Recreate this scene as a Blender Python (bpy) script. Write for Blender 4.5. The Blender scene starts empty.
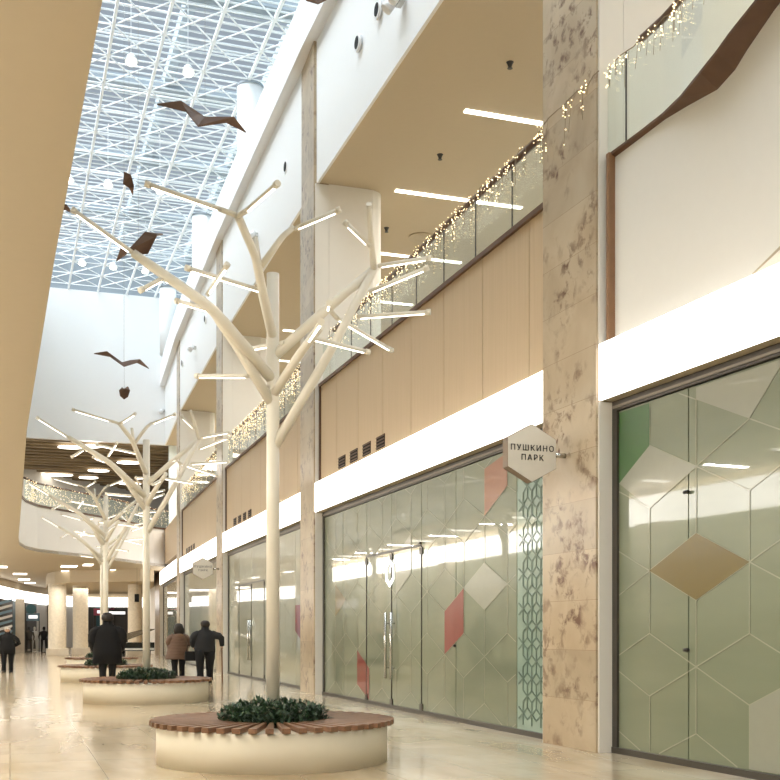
import bpy, bmesh, math, random
from mathutils import Vector, Matrix
random.seed(7)
scene = bpy.context.scene
COL = scene.collection

# ------------------------------------------------------------------ camera
FPX = 1100.0; HOR = 632.0; EYE = 1.42
YAW = math.atan(380 / FPX)
S, Cc = math.sin(YAW), math.cos(YAW)
cd = bpy.data.cameras.new('camera'); cam = bpy.data.objects.new('camera', cd); COL.objects.link(cam)
cd.sensor_fit = 'HORIZONTAL'; cd.sensor_width = 36.0
cd.lens = 36.0 * FPX / 780.0
cd.shift_y = (HOR - 390) / 780.0
cd.clip_end = 400
cam.location = (0, 0, EYE); cam.rotation_euler = (math.radians(90), 0, -YAW)
scene.camera = cam

# ------------------------------------------------------------------ world, daylight, exposure
w = bpy.data.worlds.new('world'); scene.world = w; w.use_nodes = True
bg = w.node_tree.nodes['Background']
bg.inputs['Color'].default_value = (0.74, 0.86, 1.0, 1); bg.inputs['Strength'].default_value = 0.50
sd = bpy.data.lights.new('daylight', 'SUN'); sd.energy = 16.5; sd.angle = math.radians(75); sd.color = (0.84, 0.93, 1.0)
sun = bpy.data.objects.new('daylight', sd); COL.objects.link(sun)
sun.location = (4, 10, 40); sun.rotation_euler = (math.radians(2), math.radians(-40), 0)

def area(name, loc, sx, sy, power, color=(1, 0.86, 0.66), rot=(0, 0, 0)):
    d = bpy.data.lights.new(name, 'AREA'); d.shape = 'RECTANGLE'; d.size = sx; d.size_y = sy
    d.energy = power; d.color = color
    o = bpy.data.objects.new(name, d); COL.objects.link(o); o.location = loc; o.rotation_euler = rot
    return o
WARM = (1.0, 0.94, 0.85)
for k in range(14):                      # ceiling strip lamps of the low ceiling opposite the shops
    area('strip_lamp_light', (-1.5, -8.6 + 4.6 * k, 4.93), 1.1, 0.18, 112, WARM)
for k in range(6):                       # added fill lights under the upper gallery ceiling, apart from its strips
    area('gallery_panel_light', (10.6, 0 + 11.0 * k, 11.5), 1.2, 8.0, 390, WARM)
for k in range(3):                       # added fill lights to brighten the far hall
    area('hall_panel_light', (3.0 + 2.0 * k, 66 + 5 * k, 4.1), 3.0, 3.0, 130, WARM)
area('hall_panel_light', (4.0, 66, 11.4), 6.0, 4.0, 650, WARM)  # added fill light for the far upper gallery and its back wall

area('gallery_panel_light', (9.4, 57, 11.45), 1.5, 3.0, 220, WARM)  # extra fill light added to brighten the dark gallery end
vs = scene.view_settings
scene.display_settings.display_device = 'sRGB'
vs.view_transform = 'Standard'; vs.look = 'None'; vs.gamma = 1.0; vs.use_curve_mapping = False
vs.exposure = -0.14
try:
    scene.cycles.use_denoising = True
    scene.cycles.max_bounces = 8; scene.cycles.diffuse_bounces = 5; scene.cycles.glossy_bounces = 4
    scene.cycles.transparent_max_bounces = 16
    scene.cycles.sample_clamp_indirect = 6.0
except Exception:
    pass

# ------------------------------------------------------------------ helpers
def ray(x, y):
    p = (x - 390) / FPX; q = (HOR - y) / FPX
    return S + p * Cc, Cc - p * S, q
def at(x, y, D):                          # a point seen at pixel x,y at depth D along the view axis
    a, b, q = ray(x, y)
    return Vector((a * D, b * D, EYE + q * D))
def at_z(x, y, z):
    q = (HOR - y) / FPX
    return at(x, y, (z - EYE) / q)
def at_X(x, y, X):
    return at(x, y, X / ray(x, y)[0])
def at_Y(x, y, Y):
    return at(x, y, Y / ray(x, y)[1])

def tag(o, label=None, cat=None, group=None, kind=None):
    if label: o['label'] = label
    if cat: o['category'] = cat
    if group: o['group'] = group
    if kind: o['kind'] = kind
    return o
def empty(name, loc=(0, 0, 0), rz=0):
    o = bpy.data.objects.new(name, None); COL.objects.link(o); o.location = loc; o.rotation_euler = (0, 0, rz)
    o.empty_display_size = 0.1
    return o
class MB:
    def __init__(s): s.bm = bmesh.new()
    def prism(s, pts, z0, z1, mi=0):      # plan polygon extruded; z0/z1 numbers or lists
        n = len(pts)
        za = z0 if isinstance(z0, (list, tuple)) else [z0] * n
        zb = z1 if isinstance(z1, (list, tuple)) else [z1] * n
        a = [s.bm.verts.new((p[0], p[1], za[i])) for i, p in enumerate(pts)]
        b = [s.bm.verts.new((p[0], p[1], zb[i])) for i, p in enumerate(pts)]
        fs = [s.bm.faces.new(a[::-1]), s.bm.faces.new(b)]
        for i in range(n):
            j = (i + 1) % n
            fs.append(s.bm.faces.new((a[i], a[j], b[j], b[i])))
        for f in fs: f.material_index = mi
        return s
    def box(s, x0, x1, y0, y1, z0, z1, mi=0):
        return s.prism([(x0, y0), (x1, y0), (x1, y1), (x0, y1)], z0, z1, mi)
    def poly3(s, pts, off, mi=0):         # a flat polygon in space given thickness along off
        off = Vector(off)
        a = [s.bm.verts.new(Vector(p)) for p in pts]; b = [s.bm.verts.new(Vector(p) + off) for p in pts]
        n = len(pts); fs = [s.bm.faces.new(a), s.bm.faces.new(b[::-1])]
        for i in range(n):
            j = (i + 1) % n; fs.append(s.bm.faces.new((a[j], a[i], b[i], b[j])))
        for f in fs: f.material_index = mi
        return s
    def tube(s, pts, r, n=12, cap=True, mi=0, closed=False):
        pts = [Vector(p) for p in pts]; m = len(pts)
        rr = r if isinstance(r, (list, tuple)) else [r] * m
        rings = []; prev = None
        for i, p in enumerate(pts):
            if i == 0: t = pts[1] - p
            elif i == m - 1: t = p - pts[i - 1]
            else: t = (pts[i + 1] - p).normalized() + (p - pts[i - 1]).normalized()
            t.normalize()
            if prev is None:
                u = t.orthogonal().normalized()
            else:
                u = prev - t * prev.dot(t)
                u = u.normalized() if u.length > 1e-6 else t.orthogonal().normalized()
            prev = u; v = t.cross(u)
            rings.append([s.bm.verts.new(p + (u * math.cos(2 * math.pi * k / n) + v * math.sin(2 * math.pi * k / n)) * rr[i]) for k in range(n)])
        for i in range(m - 1):
            for k in range(n):
                f = s.bm.faces.new((rings[i][k], rings[i][(k + 1) % n], rings[i + 1][(k + 1) % n], rings[i + 1][k]))
                f.smooth = True; f.material_index = mi
        if cap:
            s.bm.faces.new(rings[0][::-1]).material_index = mi; s.bm.faces.new(rings[-1]).material_index = mi
        return s
    def lathe(s, prof, c=(0, 0), n=48, mi=0, close=True):    # prof list of (r,z)
        rings = [[s.bm.verts.new((c[0] + r * math.cos(2 * math.pi * k / n), c[1] + r * math.sin(2 * math.pi * k / n), z)) for k in range(n)] for r, z in prof]
        for i in range(len(prof) - 1):
            for k in range(n):
                f = s.bm.faces.new((rings[i][k], rings[i][(k + 1) % n], rings[i + 1][(k + 1) % n], rings[i + 1][k])); f.material_index = mi; f.smooth = False
        if close:
            s.bm.faces.new(rings[0][::-1]).material_index = mi; s.bm.faces.new(rings[-1]).material_index = mi
        return s
    def loft(s, rings, n=20, mi=0):       # rings (cx,cy,z,rx,ry)
        R = []
        for cx, cy, z, rx, ry in rings:
            R.append([s.bm.verts.new((cx + rx * math.cos(2 * math.pi * k / n), cy + ry * math.sin(2 * math.pi * k / n), z)) for k in range(n)])
        for i in range(len(R) - 1):
            for k in range(n):
                f = s.bm.faces.new((R[i][k], R[i][(k + 1) % n], R[i + 1][(k + 1) % n], R[i + 1][k])); f.smooth = True; f.material_index = mi
        s.bm.faces.new(R[0][::-1]).material_index = mi; s.bm.faces.new(R[-1]).material_index = mi
        return s
    def ico(s, c, r, sub=1, mi=0, sc=(1, 1, 1)):
        M = Matrix.Translation(Vector(c)) @ Matrix.Diagonal((r * sc[0], r * sc[1], r * sc[2], 1))
        g = bmesh.ops.create_icosphere(s.bm, subdivisions=sub, radius=1, matrix=M)
        for v in g['verts']:
            for f in v.link_faces: f.material_index = mi; f.smooth = True
        return s
    def build(s, name, mats, parent=None, bevel=0, fix=True):
        if fix: bmesh.ops.recalc_face_normals(s.bm, faces=s.bm.faces)
        me = bpy.data.meshes.new(name); s.bm.to_mesh(me); s.bm.free()
        for m in (mats if isinstance(mats, (list, tuple)) else [mats]): me.materials.append(m)
        o = bpy.data.objects.new(name, me); COL.objects.link(o)
        if parent: o.parent = parent
        if bevel:
            b = o.modifiers.new('bevel', 'BEVEL'); b.width = bevel; b.segments = 2; b.limit_method = 'ANGLE'
        return o
def copy_tree(o, parent=None):
    c = o.copy(); COL.objects.link(c); c.parent = parent
    for ch in [q for q in list(COL.objects) if q.parent == o]: copy_tree(ch, c)
    return c

# ------------------------------------------------------------------ materials
MATS = {}
def mat(name, col, rough=0.5, metal=0.0, emit=None, es=1.0, spec=0.5, coat=0.0, noise=None, bump=0.0, nscale=8.0):
    m = bpy.data.materials.new(name); m.use_nodes = True; nt = m.node_tree; b = nt.nodes['Principled BSDF']
    b.inputs['Base Color'].default_value = (*col, 1); b.inputs['Roughness'].default_value = rough
    b.inputs['Metallic'].default_value = metal; b.inputs['Specular IOR Level'].default_value = spec
    b.inputs['Coat Weight'].default_value = coat; b.inputs['Coat Roughness'].default_value = 0.02
    if emit: b.inputs['Emission Color'].default_value = (*emit, 1); b.inputs['Emission Strength'].default_value = es
    amt = 0.05 if noise is None else noise
    tc = nt.nodes.new('ShaderNodeTexCoord'); nz = nt.nodes.new('ShaderNodeTexNoise'); nz.inputs['Scale'].default_value = nscale
    nz.inputs['Detail'].default_value = 4
    nt.links.new(tc.outputs['Object'], nz.inputs['Vector'])
    if amt > 0 and not emit:
        mx = nt.nodes.new('ShaderNodeMix'); mx.data_type = 'RGBA'
        mx.inputs['A'].default_value = (*[c * (1 - amt) for c in col], 1); mx.inputs['B'].default_value = (*[min(1, c * (1 + amt)) for c in col], 1)
        nt.links.new(nz.outputs['Fac'], mx.inputs['Factor']); nt.links.new(mx.outputs['Result'], b.inputs['Base Color'])
    if bump:
        bp = nt.nodes.new('ShaderNodeBump'); bp.inputs['Strength'].default_value = bump; bp.inputs['Distance'].default_value = 0.01
        nt.links.new(nz.outputs['Fac'], bp.inputs['Height']); nt.links.new(bp.outputs['Normal'], b.inputs['Normal'])
    MATS[name] = m
    return m
def ramp(nt, stops):
    r = nt.nodes.new('ShaderNodeValToRGB'); e = r.color_ramp.elements
    while len(e) < len(stops): e.new(0.5)
    for i, (p, c) in enumerate(stops): e[i].position = p; e[i].color = (*c, 1)
    return r
white = mat('white_paint', (0.88, 0.885, 0.885), 0.6, noise=0.01)
mat('pale_cool_paint', (0.74, 0.82, 0.83), 0.5, noise=0.02)  # blue of daylight reflected in the gallery glass, put into the wall colour
white_warm = mat('warm_white_paint', (0.80, 0.765, 0.70), 0.6, noise=0.015)
tan = mat('tan_ceiling_paint', (0.54, 0.45, 0.315), 0.7, noise=0.02)
fascia_white = mat('fascia_paint', (0.82, 0.80, 0.77), 0.55, noise=0.01)
cream = mat('cream_powder_coat', (0.80, 0.755, 0.65), 0.4, noise=0.02)
planter_m = mat('cream_plaster', (0.82, 0.76, 0.62), 0.6, noise=0.04, bump=0.05, nscale=3)
band_m = mat('light_box_acrylic', (0.9, 0.9, 0.9), 0.3, emit=(1.0, 0.97, 0.93), es=3.5)
band_opp = mat('opposite_light_box_acrylic', (0.9, 0.9, 0.9), 0.3, emit=(1.0, 0.96, 0.90), es=8.0)
led = mat('led_diffuser', (1, 1, 1), 0.3, emit=(1.0, 0.95, 0.85), es=4.0)
fairy = mat('fairy_bulb', (1, 1, 1), 0.3, emit=(1.0, 0.78, 0.42), es=3.4)
soffit_m = mat('beige_soffit', (0.50, 0.42, 0.29), 0.6)
dark = mat('dark_metal', (0.06, 0.055, 0.05), 0.35, metal=0.6)
bronze = mat('bronze_frame', (0.075, 0.065, 0.055), 0.35, metal=0.4)
steel = mat('brushed_steel', (0.55, 0.54, 0.50), 0.25, metal=0.9)
walnut = mat('walnut_coping', (0.11, 0.055, 0.03), 0.4, noise=0.25, nscale=6)
walnut2 = mat('walnut_trim', (0.26, 0.14, 0.07), 0.45, noise=0.25, nscale=6)
birdm = mat('brown_bird_veneer', (0.16, 0.085, 0.05), 0.5, noise=0.15)
black = mat('black_cloth', (0.006, 0.006, 0.007), 0.95, noise=0.2)
charcoal = mat('charcoal_cloth', (0.018, 0.019, 0.022), 0.9, noise=0.2)
puffer = mat('brown_puffer_nylon', (0.15, 0.088, 0.058), 0.55, noise=0.15)
skin = mat('skin', (0.55, 0.33, 0.22), 0.6)
hairm = mat('dark_hair', (0.02, 0.014, 0.011), 0.6, noise=0.3)
hairg = mat('grey_hair', (0.55, 0.52, 0.48), 0.7, noise=0.2)
gold_film = mat('gold_film', (0.145, 0.10, 0.015), 0.3, coat=0.9)
red_film = mat('red_film', (0.22, 0.012, 0.008), 0.3, coat=0.9)
orange_film = mat('orange_film', (0.30, 0.11, 0.045), 0.3, coat=0.9)
green_film = mat('green_film', (0.035, 0.12, 0.025), 0.3, coat=0.9)
pale_film = mat('pale_film', (0.30, 0.305, 0.24), 0.3, coat=0.9)
line_film = mat('etched_line', (0.34, 0.345, 0.25), 0.4, coat=0.8)
steel_dark = mat('grey_steel_beam', (0.30, 0.34, 0.37), 0.5)
frame_white = mat('white_steel', (0.92, 0.94, 0.95), 0.45)
soil = mat('soil', (0.03, 0.02, 0.012), 0.9)
skyl_grey = mat('skylight_louvre', (0.7, 0.74, 0.76), 0.6)

def glass_mat(name, tint, gloss=0.10, rough=0.02):
    m = bpy.data.materials.new(name); m.use_nodes = True; nt = m.node_tree
    for n in list(nt.nodes):
        if n.type != 'OUTPUT_MATERIAL': nt.nodes.remove(n)
    out = [n for n in nt.nodes if n.type == 'OUTPUT_MATERIAL'][0]
    t = nt.nodes.new('ShaderNodeBsdfTransparent'); t.inputs['Color'].default_value = (*tint, 1)
    g = nt.nodes.new('ShaderNodeBsdfGlossy'); g.inputs['Roughness'].default_value = rough
    fr = nt.nodes.new('ShaderNodeFresnel'); gm = nt.nodes.new('ShaderNodeNewGeometry'); ma_ = nt.nodes.new('ShaderNodeMath'); ma_.operation = 'MULTIPLY_ADD'
    ma_.inputs[1].default_value = 1 / 1.5 - 1.5; ma_.inputs[2].default_value = 1.5
    nt.links.new(gm.outputs['Backfacing'], ma_.inputs[0]); nt.links.new(ma_.outputs[0], fr.inputs['IOR'])
    mx = nt.nodes.new('ShaderNodeMixShader')
    nt.links.new(fr.outputs[0], mx.inputs[0]); nt.links.new(t.outputs[0], mx.inputs[1]); nt.links.new(g.outputs[0], mx.inputs[2])
    nt.links.new(mx.outputs[0], out.inputs[0])
    return m
glass = glass_mat('clear_glass', (0.94, 0.98, 0.975))

def film_glass(name, c1, c2):
    m = mat(name, c1, 0.35, coat=1.0); nt = m.node_tree; b = nt.nodes['Principled BSDF']
    tc = nt.nodes.new('ShaderNodeTexCoord'); mp = nt.nodes.new('ShaderNodeMapping'); mp.inputs['Scale'].default_value = (0.3, 0.3, 2.2)
    nz = nt.nodes.new('ShaderNodeTexNoise'); nz.inputs['Scale'].default_value = 0.9; nz.inputs['Detail'].default_value = 5
    r = ramp(nt, [(0.3, c1), (0.7, c2)])
    nt.links.new(tc.outputs['Object'], mp.inputs[0]); nt.links.new(mp.outputs[0], nz.inputs['Vector'])
    nt.links.new(nz.outputs['Fac'], r.inputs[0]); nt.links.new(r.outputs[0], b.inputs['Base Color'])
    return m
film = film_glass('frosted_shop_glass', (0.165, 0.19, 0.12), (0.205, 0.23, 0.15))
film_clear = film_glass('pale_shop_glass', (0.36, 0.37, 0.27), (0.46, 0.45, 0.34))
film_teal = film_glass('teal_shop_glass', (0.22, 0.32, 0.26), (0.27, 0.38, 0.31))

def marble(name, cols, scale=1.0, spots=0.5, dark_c=(0.25, 0.13, 0.05), rough=0.25, tiles=None, bands=(1, 1, 1), coat=0.0, slab=None):
    m = bpy.data.materials.new(name); m.use_nodes = True; nt = m.node_tree; b = nt.nodes['Principled BSDF']
    L = nt.links.new
    tc = nt.nodes.new('ShaderNodeTexCoord'); mp = nt.nodes.new('ShaderNodeMapping'); mp.inputs['Scale'].default_value = bands
    L(tc.outputs['Object'], mp.inputs[0])
    n1 = nt.nodes.new('ShaderNodeTexNoise'); n1.inputs['Scale'].default_value = 1.2 * scale; n1.inputs['Detail'].default_value = 8; n1.inputs['Distortion'].default_value = 0.6
    L(mp.outputs[0], n1.inputs['Vector'])
    r1 = ramp(nt, cols); L(n1.outputs['Fac'], r1.inputs[0])
    n2 = nt.nodes.new('ShaderNodeTexNoise'); n2.inputs['Scale'].default_value = 5.5 * scale; n2.inputs['Detail'].default_value = 9; n2.inputs['Roughness'].default_value = 0.62; n2.inputs['Distortion'].default_value = 0.35
    L(mp.outputs[0], n2.inputs['Vector'])
    r2 = ramp(nt, [(0.49, (0, 0, 0)), (0.62, (1, 1, 1))]); L(n2.outputs['Fac'], r2.inputs[0])
    n3 = nt.nodes.new('ShaderNodeTexNoise'); n3.inputs['Scale'].default_value = 1.6 * scale; n3.inputs['Detail'].default_value = 3
    L(mp.outputs[0], n3.inputs['Vector'])
    r3 = ramp(nt, [(0.42, (0, 0, 0)), (0.60, (spots, spots, spots))]); L(n3.outputs['Fac'], r3.inputs[0])
    mu = nt.nodes.new('ShaderNodeMath'); mu.operation = 'MULTIPLY'; L(r2.outputs[0], mu.inputs[0]); L(r3.outputs[0], mu.inputs[1])
    mx = nt.nodes.new('ShaderNodeMix'); mx.data_type = 'RGBA'; L(mu.outputs[0], mx.inputs['Factor']); L(r1.outputs[0], mx.inputs['A']); mx.inputs['B'].default_value = (*dark_c, 1)
    last = mx.outputs['Result']
    if tiles:
        bk = nt.nodes.new('ShaderNodeTexBrick'); bk.inputs['Scale'].default_value = 1.0; bk.offset = 0.0
        bk.inputs['Brick Width'].default_value = tiles[0]; bk.inputs['Row Height'].default_value = tiles[1]; bk.inputs['Mortar Size'].default_value = tiles[2]
        bk.inputs['Color1'].default_value = (0.93, 0.93, 0.93, 1); bk.inputs['Color2'].default_value = (1.05, 1.05, 1.05, 1); bk.inputs['Mortar'].default_value = (0.62, 0.6, 0.56, 1)
        if len(tiles) > 3:
            m2 = nt.nodes.new('ShaderNodeMapping'); m2.inputs['Rotation'].default_value = tiles[3]; L(tc.outputs['Object'], m2.inputs[0]); L(m2.outputs[0], bk.inputs['Vector'])
        else: L(tc.outputs['Object'], bk.inputs['Vector'])
        m3 = nt.nodes.new('ShaderNodeMix'); m3.data_type = 'RGBA'; m3.blend_type = 'MULTIPLY'; m3.inputs['Factor'].default_value = 1
        L(last, m3.inputs['A']); L(bk.outputs['Color'], m3.inputs['B']); last = m3.outputs['Result']
    if slab:
        sp = nt.nodes.new('ShaderNodeSeparateXYZ'); L(tc.outputs['Object'], sp.inputs[0])
        dv = nt.nodes.new('ShaderNodeMath'); dv.operation = 'DIVIDE'; L(sp.outputs['Z'], dv.inputs[0]); dv.inputs[1].default_value = slab
        fc = nt.nodes.new('ShaderNodeMath'); fc.operation = 'FRACT'; L(dv.outputs[0], fc.inputs[0])
        fl = nt.nodes.new('ShaderNodeMath'); fl.operation = 'FLOOR'; L(dv.outputs[0], fl.inputs[0])
        wn = nt.nodes.new('ShaderNodeTexWhiteNoise'); wn.noise_dimensions = '1D'; L(fl.outputs[0], wn.inputs['W'])
        lt = nt.nodes.new('ShaderNodeMath'); lt.operation = 'LESS_THAN'; L(fc.outputs[0], lt.inputs[0]); lt.inputs[1].default_value = 0.008
        mr = nt.nodes.new('ShaderNodeMapRange'); mr.inputs['To Min'].default_value = 0.88; mr.inputs['To Max'].default_value = 1.08; L(wn.outputs['Value'], mr.inputs['Value'])
        m4 = nt.nodes.new('ShaderNodeMix'); m4.data_type = 'RGBA'; m4.blend_type = 'MULTIPLY'; m4.inputs['Factor'].default_value = 1
        L(last, m4.inputs['A']); L(mr.outputs[0], m4.inputs['B'])
        m5 = nt.nodes.new('ShaderNodeMix'); m5.data_type = 'RGBA'; L(lt.outputs[0], m5.inputs['Factor']); L(m4.outputs['Result'], m5.inputs['A']); m5.inputs['B'].default_value = (0.3, 0.2, 0.12, 1)
        last = m5.outputs['Result']
    L(last, b.inputs['Base Color']); b.inputs['Roughness'].default_value = rough
    b.inputs['Coat Weight'].default_value = coat; b.inputs['Coat Roughness'].default_value = 0.03
    return m
floor_m = marble('polished_travertine', [(0.3, (0.43, 0.33, 0.20)), (0.48, (0.56, 0.46, 0.32)), (0.7, (0.68, 0.60, 0.46))], 0.8, 0.35, (0.46, 0.32, 0.18), 0.14, (0.9, 0.9, 0.004), (1, 0.35, 1), coat=0.0)
column_m = marble('brown_spotted_marble', [(0.25, (0.40, 0.30, 0.19)), (0.5, (0.49, 0.39, 0.265)), (0.75, (0.56, 0.47, 0.34))], 1.1, 1.0, (0.13, 0.055, 0.025), 0.3, slab=0.6)
pier_m = marble('pale_marble', [(0.3, (0.60, 0.53, 0.42)), (0.7, (0.70, 0.64, 0.54))], 1.0, 0.2, (0.4, 0.3, 0.2), 0.35)

def wood(name, c1, c2, axis=(9, 9, 0.35), rough=0.45):
    m = bpy.data.materials.new(name); m.use_nodes = True; nt = m.node_tree; b = nt.nodes['Principled BSDF']; L = nt.links.new
    tc = nt.nodes.new('ShaderNodeTexCoord'); mp = nt.nodes.new('ShaderNodeMapping'); mp.inputs['Scale'].default_value = axis
    nz = nt.nodes.new('ShaderNodeTexNoise'); nz.inputs['Scale'].default_value = 2.0; nz.inputs['Detail'].default_value = 7
    r = ramp(nt, [(0.3, c1), (0.7, c2)])
    L(tc.outputs['Object'], mp.inputs[0]); L(mp.outputs[0], nz.inputs['Vector']); L(nz.outputs['Fac'], r.inputs[0]); L(r.outputs[0], b.inputs['Base Color'])
    b.inputs['Roughness'].default_value = rough
    return m
oak = wood('oak_veneer', (0.53, 0.395, 0.245), (0.585, 0.44, 0.28), (22, 22, 0.4))
slat_m = wood('bench_hardwood', (0.15, 0.075, 0.04), (0.25, 0.135, 0.075), (3, 3, 3), 0.35)
brown_ceil = wood('brown_slat_ceiling', (0.13, 0.09, 0.05), (0.40, 0.31, 0.19), (0.15, 1.6, 1), 0.6)

# ------------------------------------------------------------------ the line of the right-hand facade (plan)
KN = [(-14, 7.35), (0, 6.95), (8.36, 6.66), (11.4, 6.53), (12.7, 6.50), (24.0, 6.52), (25.3, 6.62), (36.6, 6.84), (37.6, 6.87), (50.5, 7.35), (53, 7.5), (64.5, 8.2), (80, 9.2)]
def FX(Y):
    for (a, xa), (b, xb) in zip(KN, KN[1:]):
        if Y <= b: return xa + (xb - xa) * (Y - a) / (b - a)
    return KN[-1][1]
def FY(x, off=0.0):                       # where the facade line (moved in by off) is seen at picture column x
    a, b, _ = ray(x, 0); Y = 20.0
    for _i in range(60): Y = (FX(Y) + off) / a * b
    return Y
def fp(Y, off=0.0): return (FX(Y) + off, Y)
def fprism(mb, Y0, Y1, o0, o1, z0, z1, mi=0):
    return mb.prism([fp(Y0, o0), fp(Y1, o0), fp(Y1, o1), fp(Y0, o1)], z0, z1, mi)
COLS = {}
for nm, (xa, xb) in dict(A=(598, 545), B=(315, 301.5), C=(222.7, 217.2), D=(180, 177.3), E=(160, 155.5)).items():
    COLS[nm] = (FY(xa), FY(xb))
COLS['N'] = (COLS['A'][0] - 12.9, COLS['A'][0] - 11.6)
NAMES = ['N', 'A', 'B', 'C', 'D', 'E']
ZB0, ZB1 = 4.13, 4.79                     # light band
ZC = 7.03                                 # parapet coping
ZR = 7.98                                 # handrail
ZG = 11.6                                 # gallery ceiling
ZL = 14.8; ZT = 15.95                     # ledge and top of the upper beam
ZS = 19.6                                 # space frame
YE = 60.6                                 # end wall

# ------------------------------------------------------------------ structure
mb = MB(); mb.box(-14, 26, -14, 104, -0.3, 0.0)
tag(mb.build('floor', floor_m), kind='structure')
# ground-floor ceiling with its rounded opening
VO = [(0.52, -14), (0.49, 6.4), (0.40, 11), (0.28, 20.3), (0.30, 36), (0.30, 44.0), (0.36, 47.5), (0.62, 49.6), (1.15, 51.2), (2.1, 52.6), (3.5, 54.3), (5.5, 57.0), (7.3, 60), (8.6, 61.2), (12.4, 62.4)]
mb = MB()
a = [(-3.2, -14)] + VO + [(26, 62.5), (26, 104), (-14, 104), (-14, 66), (-3.2, 66)]
mb.prism(a, 4.97, 5.12)
tag(mb.build('ceiling', tan), kind='structure')
# white fascia of the slab round the opening
mb = MB()
inn = [(p[0] - 0.18 if i < 7 else p[0] - 0.12, p[1] + (0.0 if i < 7 else 0.16)) for i, p in enumerate(VO)]
mb.prism(VO + inn[::-1], 4.98, 6.98)
tag(mb.build('wall_front', fascia_white), kind='structure')
mb = MB()
o1 = [(p[0] + (0.05 if i < 9 else 0.02), p[1] - (0.0 if i < 6 else 0.05)) for i, p in enumerate(VO)]
mb.prism(o1 + inn[::-1], 6.98, 7.07)
tag(mb.build('trim_1', walnut), kind='structure')
# glass of the far parapet
t = tag(empty('gallery_balustrade', (3.5, 54.3, 0)), 'curved glass balustrade with dark coping at the far end of the atrium', 'balustrade')
def glass_run(pts, z0, z1, parent, joint=1.3, base=Vector((0, 0, 0)), rail_mat=walnut, rail=True):
    P = [Vector((p[0], p[1], 0)) for p in pts]
    segs = [(P[i], P[i + 1]) for i in range(len(P) - 1)]
    for a_, b_ in segs:
        L_ = (b_ - a_).length; n = max(1, round(L_ / joint)); d = (b_ - a_) / n; nrm = Vector((-d.y, d.x, 0)).normalized() * 0.012
        for k in range(n):
            p0 = a_ + d * k + d.normalized() * 0.012; p1 = a_ + d * (k + 1) - d.normalized() * 0.012
            m_ = MB(); m_.prism([(p0.x, p0.y), (p1.x, p1.y), (p1.x + nrm.x, p1.y + nrm.y), (p0.x + nrm.x, p0.y + nrm.y)], z0, z1)
            o_ = m_.build('glass_pane', glass, parent); o_.location = -base
            if k or rail is None:
                m_ = MB(); w2 = d.normalized() * 0.012; a2 = a_ + d * k
                m_.prism([(a2.x - w2.x, a2.y - w2.y), (a2.x + w2.x, a2.y + w2.y), (a2.x + w2.x + nrm.x, a2.y + w2.y + nrm.y), (a2.x - w2.x + nrm.x, a2.y - w2.y + nrm.y)], z0, z1)
                o_ = m_.build('pane_joint', dark, parent); o_.location = -base
    if rail:
        m_ = MB(); m_.tube([(p.x, p.y, z1 + 0.03) for p in P], 0.045, 8); o_ = m_.build('handrail', rail_mat, parent); o_.location = -base
    return
glass_run([(p[0] - 0.05, p[1] + 0.05) for p in VO[7:]], 7.07, 8.0, t, 2.0, Vector((3.5, 54.3, 0)))
# left side of the atrium above: gallery wall, fascia; and the opposite ground-floor front
mb = MB(); mb.box(-3.2, -3.0, -14, 66, 0, 11.6)
mb.box(-3.2, 0.3, -14, YE + 1, 11.6, 11.8); mb.box(0.06, 0.24, -14, YE, 11.8, 19.9)
tag(mb.build('wall_left', white_warm), kind='structure')
mb = MB(); mb.box(-3.4, 14.5, -14.3, -14, 0, 22); tag(mb.build('wall_back', white_warm), kind='structure')
# end wall of the atrium above the gallery opening
mb = MB(); mb.box(0.1, 12.7, YE, YE + 0.3, ZG, ZS - .02); tag(mb.build('wall_far', white), kind='structure')
mb = MB(); mb.box(0.1, 12.7, YE + .1, YE + 0.3, ZS - .02, 22.3); tag(mb.build('trim_4', steel_dark), kind='structure')
# upper far gallery: ceiling, back wall, floor
mb = MB(); mb.box(-14, 26, YE + 0.3, 86, ZG + 0.02, ZG + 0.2)
for k in range(34):
    y = YE + 0.4 + k * 0.72
    mb.box(-6, 20, y, y + 0.3, ZG - 0.06 - 0.05 * (k % 3), ZG + 0.02)
tag(mb.build('ceiling', brown_ceil), kind='structure')
mb = MB()
bw = [(-6, 66), (0.0, 70.5), (3.5, 75), (8, 80), (14, 84), (24, 86)]
mb.prism(bw + [(24, 86.4), (-6.3, 86.4)], 5.12, ZG)
tag(mb.build('wall_far', white_warm), kind='structure')

# right side: gallery slab, ceiling, back wall, upper fascia and beam
def frun(mb, Ys, o0, o1, z0, z1, mi=0):
    pts = [fp(y, o0) for y in Ys] + [fp(y, o1) for y in Ys[::-1]]
    return mb.prism(pts, z0, z1, mi)
YS = [-14, 12.0, 24.6, 37.1, 50.5, YE]
mb = MB(); mb.prism([fp(y, 0.36) for y in YS] + [(12.7, YE), (12.7, -14)], 4.9, 5.12); tag(mb.build('floor', floor_m), kind='structure')
mb = MB(); mb.prism([fp(y, 0.06) for y in YS] + [(12.7, YE), (12.7, -14)], ZG, ZG + 0.2); tag(mb.build('ceiling', tan), kind='structure')
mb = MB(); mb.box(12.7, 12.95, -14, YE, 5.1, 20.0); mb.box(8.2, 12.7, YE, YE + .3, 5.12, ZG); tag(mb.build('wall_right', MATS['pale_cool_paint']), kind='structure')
mb = MB(); frun(mb, YS, 0.0, 0.06, ZG - 0.02, ZL); tag(mb.build('wall_right', white), kind='structure')
mb = MB(); frun(mb, YS, -0.26, 0.45, ZL, ZT); tag(mb.build('trim_2', white), kind='structure')
mb = MB(); frun(mb, YS, 0.9, 1.1, 0, 4.9); tag(mb.build('wall_right', white_warm), kind='structure')
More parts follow.
